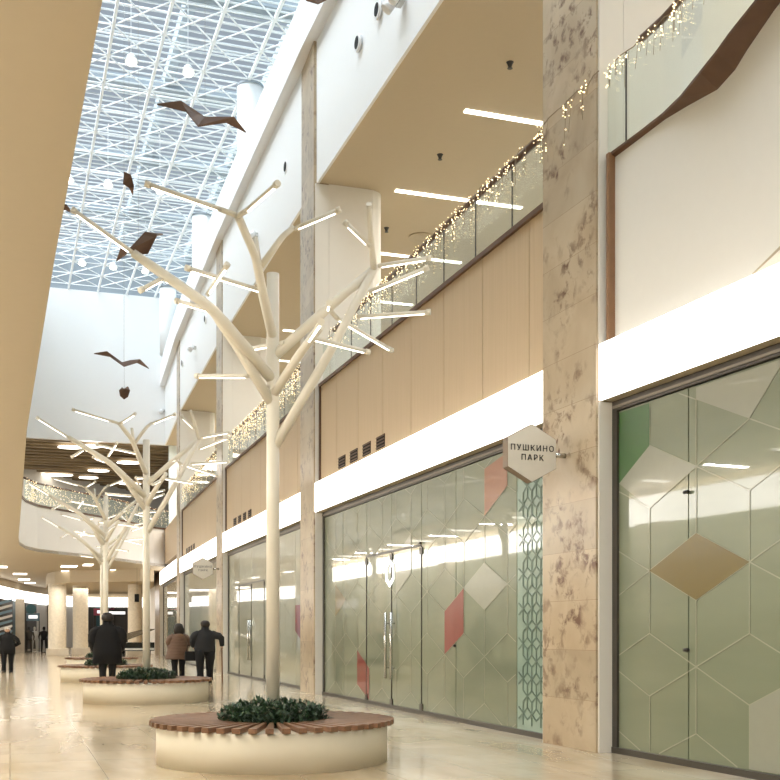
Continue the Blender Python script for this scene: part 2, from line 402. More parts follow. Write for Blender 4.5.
# the wall beyond the shops on the ground floor
mb = MB(); mb.prism([fp(COLS['E'][1], 0), fp(80, 0), (9.6, 80), (9.6, COLS['E'][1])], 0, 4.97); tag(mb.build('wall_right', white_warm), kind='structure')
mb = MB(); mb.prism([fp(COLS['D'][1], 0.0), fp(YE, 0.0), (12, YE), (12, COLS['D'][1] + 1)], 5.12, 6.98); tag(mb.build('wall_right', oak), kind='structure')

# skylight: glazing bars and louvres over the space frame
sky = tag(empty('window_1', (4, 20, 21.6)), kind='structure')
def sub(mb, name, m, parent):
    o = mb.build(name, m, parent); o.location = -Vector(parent.location); return o
mb = MB()
y = -13.5
while y < YE - 0.5:
    mb.box(0.3, 12.7, y, y + 0.09, 21.50, 21.53); y += 0.42
sub(mb, 'louvre', skyl_grey, sky)
mb = MB()
for y in [-8, 2, 12, 22, 28.5, 35, 41.5, 48, 54.5]: mb.box(0.3, 12.7, y, y + 0.8, 21.7, 22.0)
for x in (0.4, 5.4, 9.0): mb.box(x, x + 0.35, -14, YE, 21.8, 22.3)
sub(mb, 'roof_beam', steel_dark, sky)
fr = tag(empty('space_frame', (4, 20, ZS)), 'white triangulated steel space frame hanging under the atrium skylight', 'roof frame')
XL = [1.43 + 1.5 * k for k in range(6)]
YL = [-12.4 + 1.85 * k for k in range(42)]
YL = [y for y in YL if y < YE]
mb = MB()
for x in XL: mb.box(x - .045, x + .045, -14, YE, ZS - 0.045, ZS + 0.045)
sub(mb, 'long_bar', frame_white, fr)
mb = MB()
for y in YL: mb.tube([(0.3, y, ZS), (9.3, y, ZS)], 0.02, 6)
sub(mb, 'cross_bar', frame_white, fr)
mb = MB()
for j in range(len(YL) - 1):
    for i in range(len(XL) - 1):
        mb.tube([(XL[i], YL[j], ZS), (XL[i + 1], YL[j + 1], ZS)], 0.026, 6)
        mb.tube([(XL[i + 1], YL[j], ZS), (XL[i], YL[j + 1], ZS)], 0.026, 6)
        c_ = ((XL[i] + XL[i + 1]) / 2, (YL[j] + YL[j + 1]) / 2, ZS + 1.2)
    mb.tube([(XL[0], (YL[j] + YL[j + 1]) / 2, ZS + 1.2), (XL[-1] + .6, (YL[j] + YL[j + 1]) / 2, ZS + 1.2)], 0.03, 6)
sub(mb, 'diagonal_brace', frame_white, fr)

# white round columns rising behind the parapet to the roof
for (x, y_, D, lab) in ((250, 85, 36.6, 'thick white round column rising to the skylight, nearest and largest of three'),
                        (202, 216, 48.0, 'white round column rising to the skylight, middle one behind the bird'),
                        (168, 297, 58.0, 'white round column at the corner beside the end wall, smallest of three')):
    p = at(x, y_, D); m_ = MB(); m_.lathe([(0.43, -3.5), (0.43, 0.0)], n=36)
    o = m_.build('round_column', white); o.location = (p.x, p.y, 19.5)
    for f in o.data.polygons: f.use_smooth = len(f.vertices) == 4
    tag(o, lab, 'column', 'white round columns under the skylight')
    m_ = MB(); m_.lathe([(0.45, 0.0), (0.45, 0.08)], n=36); m_.build('cap', steel_dark, o)

# ------------------------------------------------------------------ marble columns and gallery piers
clab = dict(N='brown marble column at the near right, outside the picture edge',
            A='wide brown spotted marble column carrying the hexagonal sign, nearest the camera',
            B='narrow marble column behind the nearest lighted tree, left of the red-patterned shopfront',
            C='slim marble column carrying the smaller hexagonal sign',
            D='thin marble column just left of the smaller hexagonal sign',
            E='thin pale column at the far end of the shop row')
for nm in NAMES[1:]:
    y0, y1 = COLS[nm]
    t = tag(empty('marble_column', (*fp((y0 + y1) / 2), 0)), clab[nm], 'column')
    mb = MB(); fprism(mb, y0, y1, -0.03, 0.3, 0, 4.97 if nm == 'E' else ZL)
    sub(mb, 'shaft', column_m, t)
    mb = MB()
    fprism(mb, y0 - 0.03, y0, 0.0, 0.32, 0, ZB0 - 0.01)
    if nm != 'E': fprism(mb, y0 - 0.03, y0, 0.0, 0.32, ZB1, ZG - 0.03)
    fprism(mb, y1, y1 + 0.035, -0.015, 0.3, 0, ZB0 - 0.01)
    sub(mb, 'jamb', white_warm, t)
for nm, lab in (('A', 'white gallery pier behind the big marble column, at the edge of the picture'), ('B', 'broad rounded white pier on the upper gallery right of the nearest lighted tree'),
                ('C', 'rounded white gallery pier in the second bay'), ('D', 'farthest rounded white gallery pier, lit along its edge')):
    y0, y1 = COLS[nm]; x0 = max(FX(y0), FX(y1)) + 0.33; x1 = 12.6 if nm == 'A' else x0 + 1.22; r = 0.28
    pts = [fp(y0 - .03, .325), (x1 - r, y0 - .03)] + [(x1 - r + r * math.sin(k * math.pi / 12), y0 + r - r * math.cos(k * math.pi / 12)) for k in range(1, 7)] + [(x1, y1), fp(y1, .325)]
    if nm in 'B': pass
    mb = MB(); mb.prism([(p[0], p[1]) for p in pts], 5.13, ZG - .005)
    o = mb.build('gallery_pier', white_warm); tag(o, lab, 'pier', 'rounded piers on the upper gallery')

# ------------------------------------------------------------------ light bands above the shops
bands = [('N', 'A', 'white light box fascia above the nearest shopfront at the right edge'), ('A', 'B', 'long white light box fascia above the shopfront with red diamonds'),
         ('B', 'C', 'white light box fascia partly behind the nearest tree trunk'), ('C', 'D', 'small white light box fascia above the far hexagonal sign'),
         ('D', 'E', 'farthest white light box fascia of the right-hand shops')]
for a_, b_, lab in bands:
    y0, y1 = COLS[a_][1], COLS[b_][0]
    ztop = 4.9 if b_ == 'E' else ZB1
    t = tag(empty('light_fascia', (*fp((y0 + y1) / 2), ZB0)), lab, 'light box', 'white light boxes above the right-hand shops')
    mb = MB(); fprism(mb, y0 + .04, y1 - .035, 0.02, 0.30, ZB0, ztop - 0.03); sub(mb, 'housing', soffit_m, t)
    mb = MB(); fprism(mb, y0 + .04, y1 - .035, -0.01, 0.02, ZB0, ztop); sub(mb, 'lit_panel', band_m, t)

# ------------------------------------------------------------------ shopfronts
EE = 0.70
def spoke_lines(mb, s2p, s_lo, s_hi, z_lo, z_hi, sc, a, w_=0.014, thin=0.0012, zc=2.105, e=EE):
    def seg(p, q):
        (s0, z0), (s1, z1) = p, q
        # clip
        def inside(s, z): return s_lo <= s <= s_hi and z_lo <= z <= z_hi
        t0, t1 = 0.0, 1.0
        ds, dz = s1 - s0, z1 - z0
        for d, lo, hi, o in ((ds, s_lo, s_hi, s0), (dz, z_lo, z_hi, z0)):
            if abs(d) < 1e-9:
                if not lo <= o <= hi: return
            else:
                ta, tb = (lo - o) / d, (hi - o) / d
                if ta > tb: ta, tb = tb, ta
                t0, t1 = max(t0, ta), min(t1, tb)
        if t1 - t0 < 0.02: return
        A, B = (s0 + ds * t0, z0 + dz * t0), (s0 + ds * t1, z0 + dz * t1)
        L = math.hypot(B[0] - A[0], B[1] - A[1]); nx, nz = -(B[1] - A[1]) / L * w_ / 2, (B[0] - A[0]) / L * w_ / 2
        q4 = [(A[0] + nx, A[1] + nz), (B[0] + nx, B[1] + nz), (B[0] - nx, B[1] - nz), (A[0] - nx, A[1] - nz)]
        mb.poly3([s2p(s, z) for s, z in q4], (-thin, 0, 0))
    J = range(-3, 4)
    for j in J:
        for i in range(-14, 15):
            cs = sc + 2 * a * i + a * (j % 2); cz = zc + 1.5 * e * j
            if cs < s_lo - 2 * a or cs > s_hi + 2 * a: continue
            for ds, dz in ((0, e), (0, -e), (a, e / 2), (a, -e / 2), (-a, e / 2), (-a, -e / 2)):
                seg((cs, cz), (cs + ds, cz + dz))
def shopfront(na, nb, label, joints, sc, a, fm, shapes=(), door=None, hexring=False, teal=None, knobs=()):
    y0, y1 = COLS[na][1] + 0.035, COLS[nb][0] - 0.03
    G = 0.20
    t = tag(empty('shopfront', (*fp((y0 + y1) / 2, G), 0)), label, 'shop window')
    def s2p(s, z, o=-0.006): return Vector((*fp(s, G + o), z))
    ztop = ZB0 - 0.02
    # frame: far jamb mullion, near mullion, head with lighter bead, sill
    mb = MB()
    fprism(mb, y1 - 0.10, y1, G - 0.03, G + 0.10, 0, ztop); fprism(mb, y0, y0 + 0.06, G - 0.03, G + 0.10, 0, ztop)
    fprism(mb, y0, y1, G - 0.03, G + 0.1, ztop - 0.10, ztop + .018); fprism(mb, y0, y1, G - 0.04, G + 0.1, 0.0, 0.07)
    sub(mb, 'frame', bronze, t)
    mb = MB(); fprism(mb, y0, y1 - .02, G - 0.045, G - 0.03, ztop - 0.07, ztop - .04); sub(mb, 'head_trim', MATS['head_metal'], t)
    ys = [y0 + 0.05] + sorted(joints) + [y1 - 0.09]
    for k in range(len(ys) - 1):
        mm = fm
        if teal and ys[k] < teal: mm = film_teal
        mb = MB(); fprism(mb, ys[k] + 0.009, ys[k + 1] - 0.009, G, G + 0.02, 0.06, ztop - 0.11)
        sub(mb, 'glass_pane', mm, t)
    mb = MB(); fprism(mb, y0, y1, G + 0.03, G + 0.05, 0.02, ztop); sub(mb, 'backing', dark, t)
    mb = MB(); spoke_lines(mb, s2p, (teal or y0) + 0.03, y1 - 0.11, 0.08, ztop - 0.13, sc, a); sub(mb, 'etched_lines', line_film, t)
    if teal:
        mb = MB(); spoke_lines(mb, s2p, y0 + 0.06, teal - 0.01, 0.08, ztop - 0.13, y0 + .2, 0.16, 0.02, e=0.165, zc=2.0) if False else None
        e2 = 0.16; a2 = 0.135
        def seg2(p, q):
            L = math.hypot(q[0] - p[0], q[1] - p[1]); nx, nz = -(q[1] - p[1]) / L * .011, (q[0] - p[0]) / L * .011
            mb.poly3([s2p(p[0] + nx, p[1] + nz), s2p(q[0] + nx, q[1] + nz), s2p(q[0] - nx, q[1] - nz), s2p(p[0] - nx, p[1] - nz)], (-0.004, 0, 0))
        j = 0; cz = 0.3
        while cz < ztop - 0.3:
            cs = y0 + 0.2 + (a2 if j % 2 else 0)
            while cs < teal - a2:
                for ds, dz in ((0, e2), (0, -e2), (a2, e2 / 2), (a2, -e2 / 2), (-a2, e2 / 2), (-a2, -e2 / 2)):
                    if y0 + .05 < cs + ds < teal: seg2((cs, cz), (cs + ds, cz + dz))
                cs += 2 * a2
            cz += 1.5 * e2; j += 1
        sub(mb, 'cube_pattern', MATS['pattern_green'], t)
    for m_, pts in shapes:
        cs = [(min(max(s, y0 + .06), y1 - .11), min(max(z, .08), ztop - .13)) for s, z in pts]
        mb = MB(); mb.poly3([s2p(s, z, -0.004) for s, z in cs], (-0.0035, 0, 0)); sub(mb, 'coloured_diamond', m_, t)
    for (s, z) in knobs:
        mb = MB(); p = s2p(s, z, -0.03)
        mb.tube([p + Vector((0, -0.035, 0)), p + Vector((0, .035, 0))], 0.02, 8); sub(mb, 'glass_clamp', dark, t)
    if door:
        dc, dl, dr, zt = door
        mb = MB()
        fprism(mb, dl, dr, G - 0.012, G, zt - 0.02, zt + 0.02)
        for s in (dl, dc, dr): fprism(mb, s - 0.012, s + 0.012, G - 0.012, G, 0.07, zt)
        sub(mb, 'door_edge', dark, t)
        for s in (dc - 0.16, dc + 0.16):
            mb = MB(); p = s2p(s, 0, -0.07)
            mb.tube([p + Vector((0, 0, 0.55)), p + Vector((0, 0, 1.78))], 0.028, 10)
            for z in (0.75, 1.58): mb.tube([p + Vector((0, 0, z)), p + Vector((0.075, 0, z))], 0.014, 8)
            sub(mb, 'door_handle', steel, t)
        for s in (dl, dc, dr):
            for z in (0.12, zt - 0.1):
                mb = MB(); fprism(mb, s - 0.07, s + 0.07, G - 0.02, G, z - 0.06, z + 0.06); sub(mb, 'hinge', bronze, t)
    if hexring:
        mb = MB(); cs, cz = hexring
        for k in range(6):
            a0, a1 = math.radians(90 + 60 * k), math.radians(150 + 60 * k)
            q = [(cs + .21 * rr * math.cos(an), cz + .21 * rr * math.sin(an) * 1.0) for an, rr in ((a0, 1.3), (a1, 1.3), (a1, .85), (a0, .85))]
            mb.poly3([s2p(s, z, -0.01) for s, z in q], (-0.01, 0, 0))
        sub(mb, 'hexagon_emblem', MATS['emblem_white'], t)
    return t
mat('head_metal', (0.22, 0.19, 0.155), 0.45, metal=0.2)
mat('pattern_green', (0.10, 0.17, 0.13), 0.4, coat=0.6)
mat('emblem_white', (0.9, 0.9, 0.9), 0.3, emit=(1, 0.98, 0.95), es=1.4)
def Yg(x): return FY(x, 0.2)
def tileH(c, z, a, dirn=1):  # lying diamond between two centres
    return [(c, z), (c + a * dirn, z + EE / 2), (c + 2 * a * dirn, z), (c + a * dirn, z - EE / 2)]
def tileD(c, z, a):         # hangs under centre, leaning to larger s
    return [(c, z), (c, z - EE), (c + a, z - 1.5 * EE), (c + a, z - EE / 2)]
def tileDm(c, z, a):
    return [(c, z), (c, z - EE), (c - a, z - 1.5 * EE), (c - a, z - EE / 2)]
ra = (Yg(650) - Yg(750)) / 2; rc = Yg(650)
kn = Yg(688.5)
shopfront('N', 'A', 'nearest frosted glass shopfront with gold and green diamonds, at the right edge', [kn, kn - 1.9, kn - 3.8, kn - 5.7], rc, ra, film,
          [(gold_film, tileH(rc - 2 * ra, 2.105, ra)),
           (green_film, [(rc, 3.505), (rc, 4.2), (rc + ra, 4.2), (rc + ra, 3.155)]),
           (pale_film, [(rc, 3.505), (rc + ra, 3.155), (rc, 2.805), (rc - ra, 3.155)]),
           (pale_film, [(rc - 2 * ra, 0.705), (rc - 2 * ra, .08), (rc - 4 * ra, .08), (rc - 3 * ra, 1.055)]),
           (pale_film, [(rc - ra, 3.855), (rc - ra, 4.2), (rc - 2.6 * ra, 4.2), (rc - 2 * ra, 3.505)])],
          knobs=[(kn, 1.23), (kn, 2.9)])
ma = (Yg(464) - Yg(507.7)) / 2; mc = Yg(464)
shopfront('A', 'B', 'wide frosted glass shopfront with red diamonds and double glass doors', [Yg(343), Yg(366.7), Yg(391.7), Yg(421.7), Yg(456), Yg(517)], mc, ma, film,
          [(red_film, tileD(mc, 2.105, ma)),
           (pale_film, tileH(mc - 2 * ma, 2.105, ma)),
           (red_film, [(mc + 7 * ma, 1.055), (mc + 6 * ma, .705), (mc + 6 * ma, 0.09), (mc + 7 * ma, 0.355)]),
           (gold_film, [(mc + 8 * ma, 2.105), (mc + 9 * ma, 2.455), (mc + 9 * ma, 1.755)]),
           (orange_film, [(mc - ma, 3.155), (mc - ma, 3.855), (mc - 2 * ma, 4.2), (mc - 2 * ma, 3.505)]),
           (pale_film, tileD(mc + 3 * ma, 4.2 - 1.05, ma))],
          door=(Yg(391.7), Yg(421.7), Yg(366.7), 2.92), hexring=(Yg(390.5), 2.52), teal=Yg(517),
          knobs=[(Yg(456), 1.2), (Yg(421.7), 2.95)])
y0, y1 = COLS['B'][1], COLS['C'][0]; L3 = y1 - y0
shopfront('B', 'C', 'frosted glass shopfront with tall door handles, left of the nearest tree trunk', [y0 + L3 * f for f in (.13, .3, .47, .64, .82)], y0 + 1.0, 0.85, film_clear,
          [(orange_film, [(y0 + .75, 2.8), (y0 + .1, 2.1), (y0 + .1, 1.75), (y0 + .75, 2.1)]), (red_film, [(y0 + 1.5, 2.1), (y0 + .8, 2.1), (y0 + .8, 1.2), (y0 + 1.5, 1.45)])],
          door=(y0 + L3 * .64, y0 + L3 * .47, y0 + L3 * .82, 2.92))
y0, y1 = COLS['C'][1], COLS['D'][0]
shopfront('C', 'D', 'small clear glass shopfront behind the walking couple', [y0 + (y1 - y0) * f for f in (.25, .5, .75)], y0 + 1, 0.85, film_clear)
y0, y1 = COLS['D'][1], COLS['E'][0]
shopfront('D', 'E', 'farthest glass shopfront at the end of the right-hand row', [y0 + (y1 - y0) * f for f in (.25, .5, .75)], y0 + 1, 0.85, film_clear)

# ------------------------------------------------------------------ gallery balustrades with oak panels
def balustrade(na, nb, label, vent_px=None, seam0=None):
    y0, y1 = COLS[na][1] + 0.035, COLS[nb][0] - 0.03; G = 0.12
    t = tag(empty('gallery_balustrade', (*fp((y0 + y1) / 2, G), ZB1)), label, 'balustrade')
    seams = []; s = (seam0 or y0 + 0.9)
    while s - 1.55 > y0 + 0.3: s -= 1.55
    while s < y1 - 0.2: seams.append(s); s += 1.55
    ys = [y0] + seams + [y1 - 0.07]
    for k in range(len(ys) - 1):
        mb = MB(); fprism(mb, ys[k] + 0.008, ys[k + 1] - 0.008, G, G + 0.04, ZB1 - 0.02, ZC - 0.07); sub(mb, 'oak_panel', oak, t)
    mb = MB(); fprism(mb, y0, y1, G + 0.045, G + 0.16, 5.0, ZC - 0.06)
    fprism(mb, y1 - 0.07, y1, G - 0.04, G + 0.05, ZB1, ZC - 0.06); sub(mb, 'edge_trim', walnut, t)
    mb = MB(); fprism(mb, y0, y1, G - 0.05, G + 0.2, ZC - 0.07, ZC); sub(mb, 'coping', walnut, t)
    glass_run([fp(y0 + .02, G + .06), fp(y1 - .95, G + .06)], ZC, ZR, t, 1.3, Vector(t.location))
    glass_run([fp(y1 - .93, G + .06), fp(y1 - .02, G + .06)], ZC, ZR, t, 1.3, Vector(t.location), rail=False)
    for k in range(4):
        ya = y1 - (2.0 + 0.86 * k)
        mb = MB()
        fprism(mb, ya, ya + 0.5, G - 0.006, G, 4.90, 5.14, 0)
        for q in range(4): fprism(mb, ya, ya + 0.5, G - 0.02, G - 0.006, 4.92 + q * .062, 4.94 + q * .062, 1)
        sub(mb, 'vent', [MATS['vent_black'], walnut], t)
mat('vent_black', (0.01, 0.01, 0.01), 0.8)
balustrade('A', 'B', 'long oak-panelled gallery balustrade with glass top, right of the nearest tree', seam0=FY(482.7, .12))
balustrade('B', 'C', 'oak-panelled gallery balustrade behind the nearest tree trunk')
balustrade('C', 'D', 'short oak-panelled gallery balustrade above the far hexagonal sign')
# near bay: white parapet with walnut outline and a swelling ribbon
y1 = COLS['A'][0] - 0.03
t = tag(empty('gallery_balustrade', (*fp(8, .12), ZB1)), 'white gallery parapet with swelling walnut ribbon and glass top, upper right', 'balustrade')
mb = MB(); fprism(mb, y1 - 0.11, y1 - .05, .06, .3, ZB1, ZC - .02); sub(mb, 'edge_trim', walnut2, t)
rib = [(y1, 6.62, 7.02, 6.96), (10.75, 6.66, 7.03, 6.97), (10.3, 6.665, 7.03, 6.98), (9.9, 6.63, 7.035, 6.95), (9.42, 6.55, 7.06, 6.90), (9.15, 6.55, 7.13, 6.97), (8.97, 6.57, 7.22, 7.08), (8.6, 6.59, 7.34, 7.26),
       (7.8, 6.62, 7.62, 7.55), (7.0, 6.65, 7.85, 7.78), (5, 6.75, 8.0, 7.94), (-14, 7.4, 8.0, 7.94)]
mb = MB()
rows = []
for (Y, X, hi, lo) in rib:
    wall_x = FX(Y) + .145
    rows.append([mb.bm.verts.new(v) for v in ((X, Y, hi), (X, Y, hi - 0.03), (wall_x, Y, lo), (wall_x + .12, Y, hi))])
for r0, r1 in zip(rows, rows[1:]):
    for k in range(4): mb.bm.faces.new((r0[k], r0[(k + 1) % 4], r1[(k + 1) % 4], r1[k]))
mb.bm.faces.new(rows[0]); mb.bm.faces.new(rows[-1][::-1])
sub(mb, 'walnut_ribbon', walnut, t)
mb = MB(); rr = rib
for r0, r1 in zip(rr, rr[1:]):
    mb.prism([fp(r0[0] - (.05 if r0 is rr[0] else 0), .14), fp(r1[0], .14), fp(r1[0], .3), fp(r0[0] - (.05 if r0 is rr[0] else 0), .3)], ZB1 - .02, [r0[3], r1[3], r1[3], r0[3]])
bmesh.ops.remove_doubles(mb.bm, verts=mb.bm.verts, dist=.0005)
sub(mb, 'white_panel', white_warm, t)
mb = MB(); rows = []
for r in rib:
    zt = 8.05 if r[2] < 7.9 else 8.3
    rows.append([mb.bm.verts.new(v) for v in ((r[1] + .02, r[0], r[2]), (r[1] + .032, r[0], r[2]), (r[1] + .032, r[0], zt), (r[1] + .02, r[0], zt))])
for r0, r1 in zip(rows, rows[1:]):
    for k in range(4): mb.bm.faces.new((r0[k], r0[(k + 1) % 4], r1[(k + 1) % 4], r1[k]))
mb.bm.faces.new(rows[0]); mb.bm.faces.new(rows[-1][::-1])
sub(mb, 'glass_pane', glass, t)
mb = MB(); mb.box(6.655, 6.667, 11.0, 11.02, 7.03, 8.05); sub(mb, 'pane_joint', dark, t)
mb = MB(); mb.tube([(r[1] + .03, r[0], 8.07) for r in rib[1:10]], 0.04, 8); sub(mb, 'handrail', walnut, t)
# curved bulge at the right edge, low on the parapet
mb = MB()
rows = []
for k in range(9):
    u = k / 8; Y = FY(741) - u * 1.6; b_ = 0.45 * u
    wx = FX(Y) + .13
    rows.append([mb.bm.verts.new(v) for v in ((wx, Y, ZB1 + .10 + 0.42 * u), (wx - b_, Y, ZB1 + .09 + .16 * u), (wx - b_, Y, ZB1 + .07 + .12 * u), (wx, Y, ZB1 + .03))])
for r0, r1 in zip(rows, rows[1:]):
    for k in range(4):
        f = mb.bm.faces.new((r0[k], r0[(k + 1) % 4], r1[(k + 1) % 4], r1[k])); f.material_index = 1 if k == 1 else 0
sub(mb, 'curved_bulge', [MATS['warm_white_paint'], soffit_m], t)

# ------------------------------------------------------------------ gallery ceiling fittings
k = 0
labs = ['light strip on the gallery ceiling, upper one beside the big marble column', 'light strip on the gallery ceiling, second down and longest in view',
        'light strip on the gallery ceiling just above the handrail, third down']
for i in range(-1, 9):
    Y = 19.8 + 4.1 * i
    if i < 6:
        x0 = 8.37 + max(0, FX(Y) - 6.5)
        m_ = MB(); m_.box(0, 3.2, -0.06, 0.06, -0.03, 0.0); o = m_.build('light_strip', led)
        o.location = (x0, Y, ZG)
        lb = labs[i] if 0 <= i < 3 else 'light strip on the gallery ceiling, small in a far bay or behind the glass'
        tag(o, lb, 'ceiling light', 'light strips on the gallery ceiling')
for (x, y_, lab) in ((510, 64, 'tiny dark ceiling sprinkler above the upper light strip'), (440, 156, 'tiny dark ceiling sprinkler between the two light strips'), (386.5, 229, 'tiny dark ceiling sprinkler right of the rounded pier')):
    p = at_z(x, y_, ZG - .03); m_ = MB(); m_.lathe([(0.07, 0.03), (0.05, 0.0), (0.03, -0.05), (.05, -.08)], n=12); o = m_.build('sprinkler', dark); o.location = (p.x, p.y, ZG - .03)
    tag(o, lab, 'sprinkler')
p = at_z(422, 237, ZG); m_ = MB(); m_.lathe([(0.35, 0), (0.35, -.03), (.22, -.05)], n=28); o = m_.build('ceiling_diffuser', soffit_m); o.location = (p.x, p.y, ZG)
tag(o, 'round beige air diffuser on the gallery ceiling above the handrail', 'air vent')

# nozzles and wall spotlights on the white upper fascia
for i, (x, y_) in enumerate(((379, 10), (359, 43), (287, 167), (206, 319), (206 - 23, 363))):
    a_ = ray(x, y_); Y = FY(x); D = Y / a_[1]; p = at(x, y_, D)
    m_ = MB(); m_.tube([(-0.05, 0, 0), (0.0, 0, 0)], 0.17, 20); o = m_.build('air_nozzle', white); o.location = (FX(Y) + .0, Y, p.z)
    m2 = MB(); m2.tube([(-0.06, 0, 0), (-0.045, 0, 0)], 0.12, 18); m2.build('opening', MATS['vent_black'], o)
    tag(o, ['round air nozzle on the white upper wall, topmost at the picture edge', 'round air nozzle on the white upper wall, second from the top', 'round air nozzle left of the tall marble column',
            'round air nozzle high on the wall left of the nearest tree', 'tiny farthest round air nozzle on the upper wall'][i], 'air nozzle', 'round nozzles on the upper wall')
for i, (x, y_, s_) in enumerate(((403, 2, 1), (258, 236, 1), (196, 348, 1), (165, 411, 1))):
    Y = FY(x); D = Y / ray(x, y_)[1]; p = at(x, y_, D)
    t = tag(empty('wall_spotlight', (FX(Y), Y, p.z)), ['pale double wall spotlight at the top edge of the picture', 'pale double wall spotlight beside the fork of the nearest tree',
            'pale double wall spotlight left of the marble column', 'smallest pale wall spotlight near the end wall'][i], 'spotlight', 'spotlights on the upper wall')
    m_ = MB(); m_.box(-0.1, 0, -.12, .12, -.05, .05); m_.build('bracket', steel, t)
    for q in (-.15, .15):
        m_ = MB(); m_.tube([(-.14, q, .05), (-.26, q + .03, -.09)], [.08, .11], 14); m_.build('lamp_head', white, t)
        m_ = MB(); m_.tube([(-.08, 0, 0), (-.2, q, 0)], .03, 6); m_.build('arm', steel, t)

# floodlights hanging in the space frame
for i, (x, y_) in enumerate(((131, 60), (188, 71), (69, 179), (108, 184), (160, 190), (82, 262), (113, 266), (145, 270))):
    p = at_z(x, y_, ZS - .35)
    t = tag(empty('floodlight', (p.x, p.y, ZS - .35)), 'small white floodlight under the skylight frame, ' + ['upper left, near the roof edge', 'upper right, above the large bird', 'beside the left ceiling edge', 'left of the small upright bird',
        'just left of the tree light tip', 'lowest row, leftmost', 'lowest row, middle one', 'lowest row, right one above the long limb'][i], 'floodlight', 'floodlights under the skylight')
    m_ = MB(); m_.tube([(0, 0, 21.53 - ZS + .35), (0, 0, .08)], .008, 6); m_.box(-.02, .02, -.3, .3, 21.50 - ZS + .35, 21.52 - ZS + .35); m_.build('stem', frame_white, t)
    m_ = MB(); m_.tube([(0, .0, .1), (0, -.1, -.1)], [.13, .2], 14); m_.build('lamp_head', frame_white, t)
    m_ = MB(); m_.tube([(0, -.1, -.1), (0, -.105, -.11)], .16, 14); m_.build('lens', led, t)

# lamps in the brown far gallery ceiling
for i, (x0, x1, y_) in enumerate(((58, 82, 447), (84, 100, 446), (38, 73, 475), (117, 140, 462.5), (88, 109, 470.5), (79, 98, 477.5), (119, 141, 483.5))):
    z = ZG - 0.2; p = at_z(x0, y_, z); q = at_z(x1, y_, z); c = (p + q) / 2; rx = (q - p).length / 2
    m_ = MB(); n = 20
    m_.prism([(rx * math.cos(2 * math.pi * k / n), 0.55 * math.sin(2 * math.pi * k / n)) for k in range(n)], -0.03, 0)
    o = m_.build('ceiling_lamp', MATS['led_diffuser']); o.location = (c.x, c.y, z); o.rotation_euler = (0, 0, math.atan2(q.y - p.y, q.x - p.x))
    tag(o, ['oval ceiling lamp in the brown far ceiling, upper left', 'small oval ceiling lamp in the brown far ceiling, right of the upper left one', 'long oval ceiling lamp in the brown far ceiling, lower left',
            'oval ceiling lamp in the brown far ceiling, beside the second tree trunk', 'slim oval ceiling lamp in the middle of the brown far ceiling', 'thin oval ceiling lamp at the lower edge of the brown ceiling', 'oval ceiling lamp in the brown far ceiling, lower right'][i], 'ceiling light', 'oval lamps in the brown ceiling')
# ground-floor ceiling lamps beyond the opening
for i, (x, y_, wd) in enumerate(((69, 566.5, 15), (69, 571.5, 15), (73, 577.5, 12), (20, 574, 13), (3, 567, 8), (24, 579.5, 11), (88, 565, 9), (116, 570.6, 13), (113, 576, 11), (134, 579, 9), (30, 583, 10), (147, 574, 7))):
    z = 4.955; c = at_z(x, y_, z); D = (z - EYE) / ((HOR - y_) / FPX); L_ = wd * D / FPX
    m_ = MB(); m_.box(-L_ / 2, L_ / 2, -.75, .75, -.012, 0.012); o = m_.build('ceiling_panel_lamp', led); o.location = (c.x, c.y, z)
    tag(o, ['rectangular lamp in the low ceiling under the white fascia, nearest above the first clad column', 'rectangular lamp just behind the nearest one above the first clad column', 'third rectangular lamp above the first clad column',
            'rectangular lamp in the low ceiling at the left', 'lamp cut by the left picture edge', 'low ceiling lamp second in the left row', 'low ceiling lamp left of the third tree trunk', 'low ceiling lamp right of the third tree trunk',
            'low ceiling lamp behind the third tree branches', 'low ceiling lamp left of the second tree trunk', 'farthest low ceiling lamp in the left row', 'low ceiling lamp between second tree trunk and shops'][i], 'ceiling light', 'lamps in the low ceiling')

# ------------------------------------------------------------------ opposite side, ground floor (seen mirrored in the glass and floor)
mb = MB(); mb.box(-3.0, -2.8, -14, 66, 0, 4.13); tag(mb.build('wall_left', film_clear), kind='structure')
o = MB().box(-2.8, -2.5, -14, 66, ZB0, ZB1).build('light_fascia', band_opp); tag(o, 'white light box fascia of the opposite row of shops, seen mirrored in the glass', 'light box')
for k in range(9):
    y = -12 + 8.6 * k
    o = MB().box(-3.0, -2.55, y, y + 1.1, 0, 4.97).build('trim_3', pier_m); tag(o, kind='structure')
for k in range(13):
    o = MB().box(-0.55, 0.55, -.09, .09, -.02, .015).build('light_strip', led); o.location = (-1.5, -6 + 4.6 * k, 4.955)
    tag(o, 'light strip in the low ceiling opposite the shops, seen mirrored in the glass', 'ceiling light', 'light strips of the low left ceiling')

# ------------------------------------------------------------------ far hall
FW = [at(-30, 632, 66), at(0, 632, 72), at(24, 632, 82), at(48, 632, 90), at(80, 632, 95), at(112, 632, 97), at(160, 632, 97), at(230, 632, 96)]
FW = [(p.x, p.y) for p in FW]
def fw_run(z0, z1, off=0.0, th=0.3):
    m_ = MB(); front = [(p[0], p[1] - off) for p in FW]; back = [(p[0], p[1] - off + th) for p in FW]
    return m_.prism(front + back[::-1], z0, z1)
o = fw_run(4.45, 4.97).build('wall_far', tan); tag(o, kind='structure')
o = fw_run(3.62, 4.45, .15).build('light_fascia', band_m); tag(o, 'curved white light box fascia over the far shops at the left', 'light box')
mat('shop_white', (0.7, 0.7, 0.68), 0.5); mat('shop_blue', (0.18, 0.28, 0.36), 0.5); mat('shop_teal', (0.03, 0.10, 0.12), 0.4); mat('shop_dark', (0.05, 0.045, 0.04), 0.5)
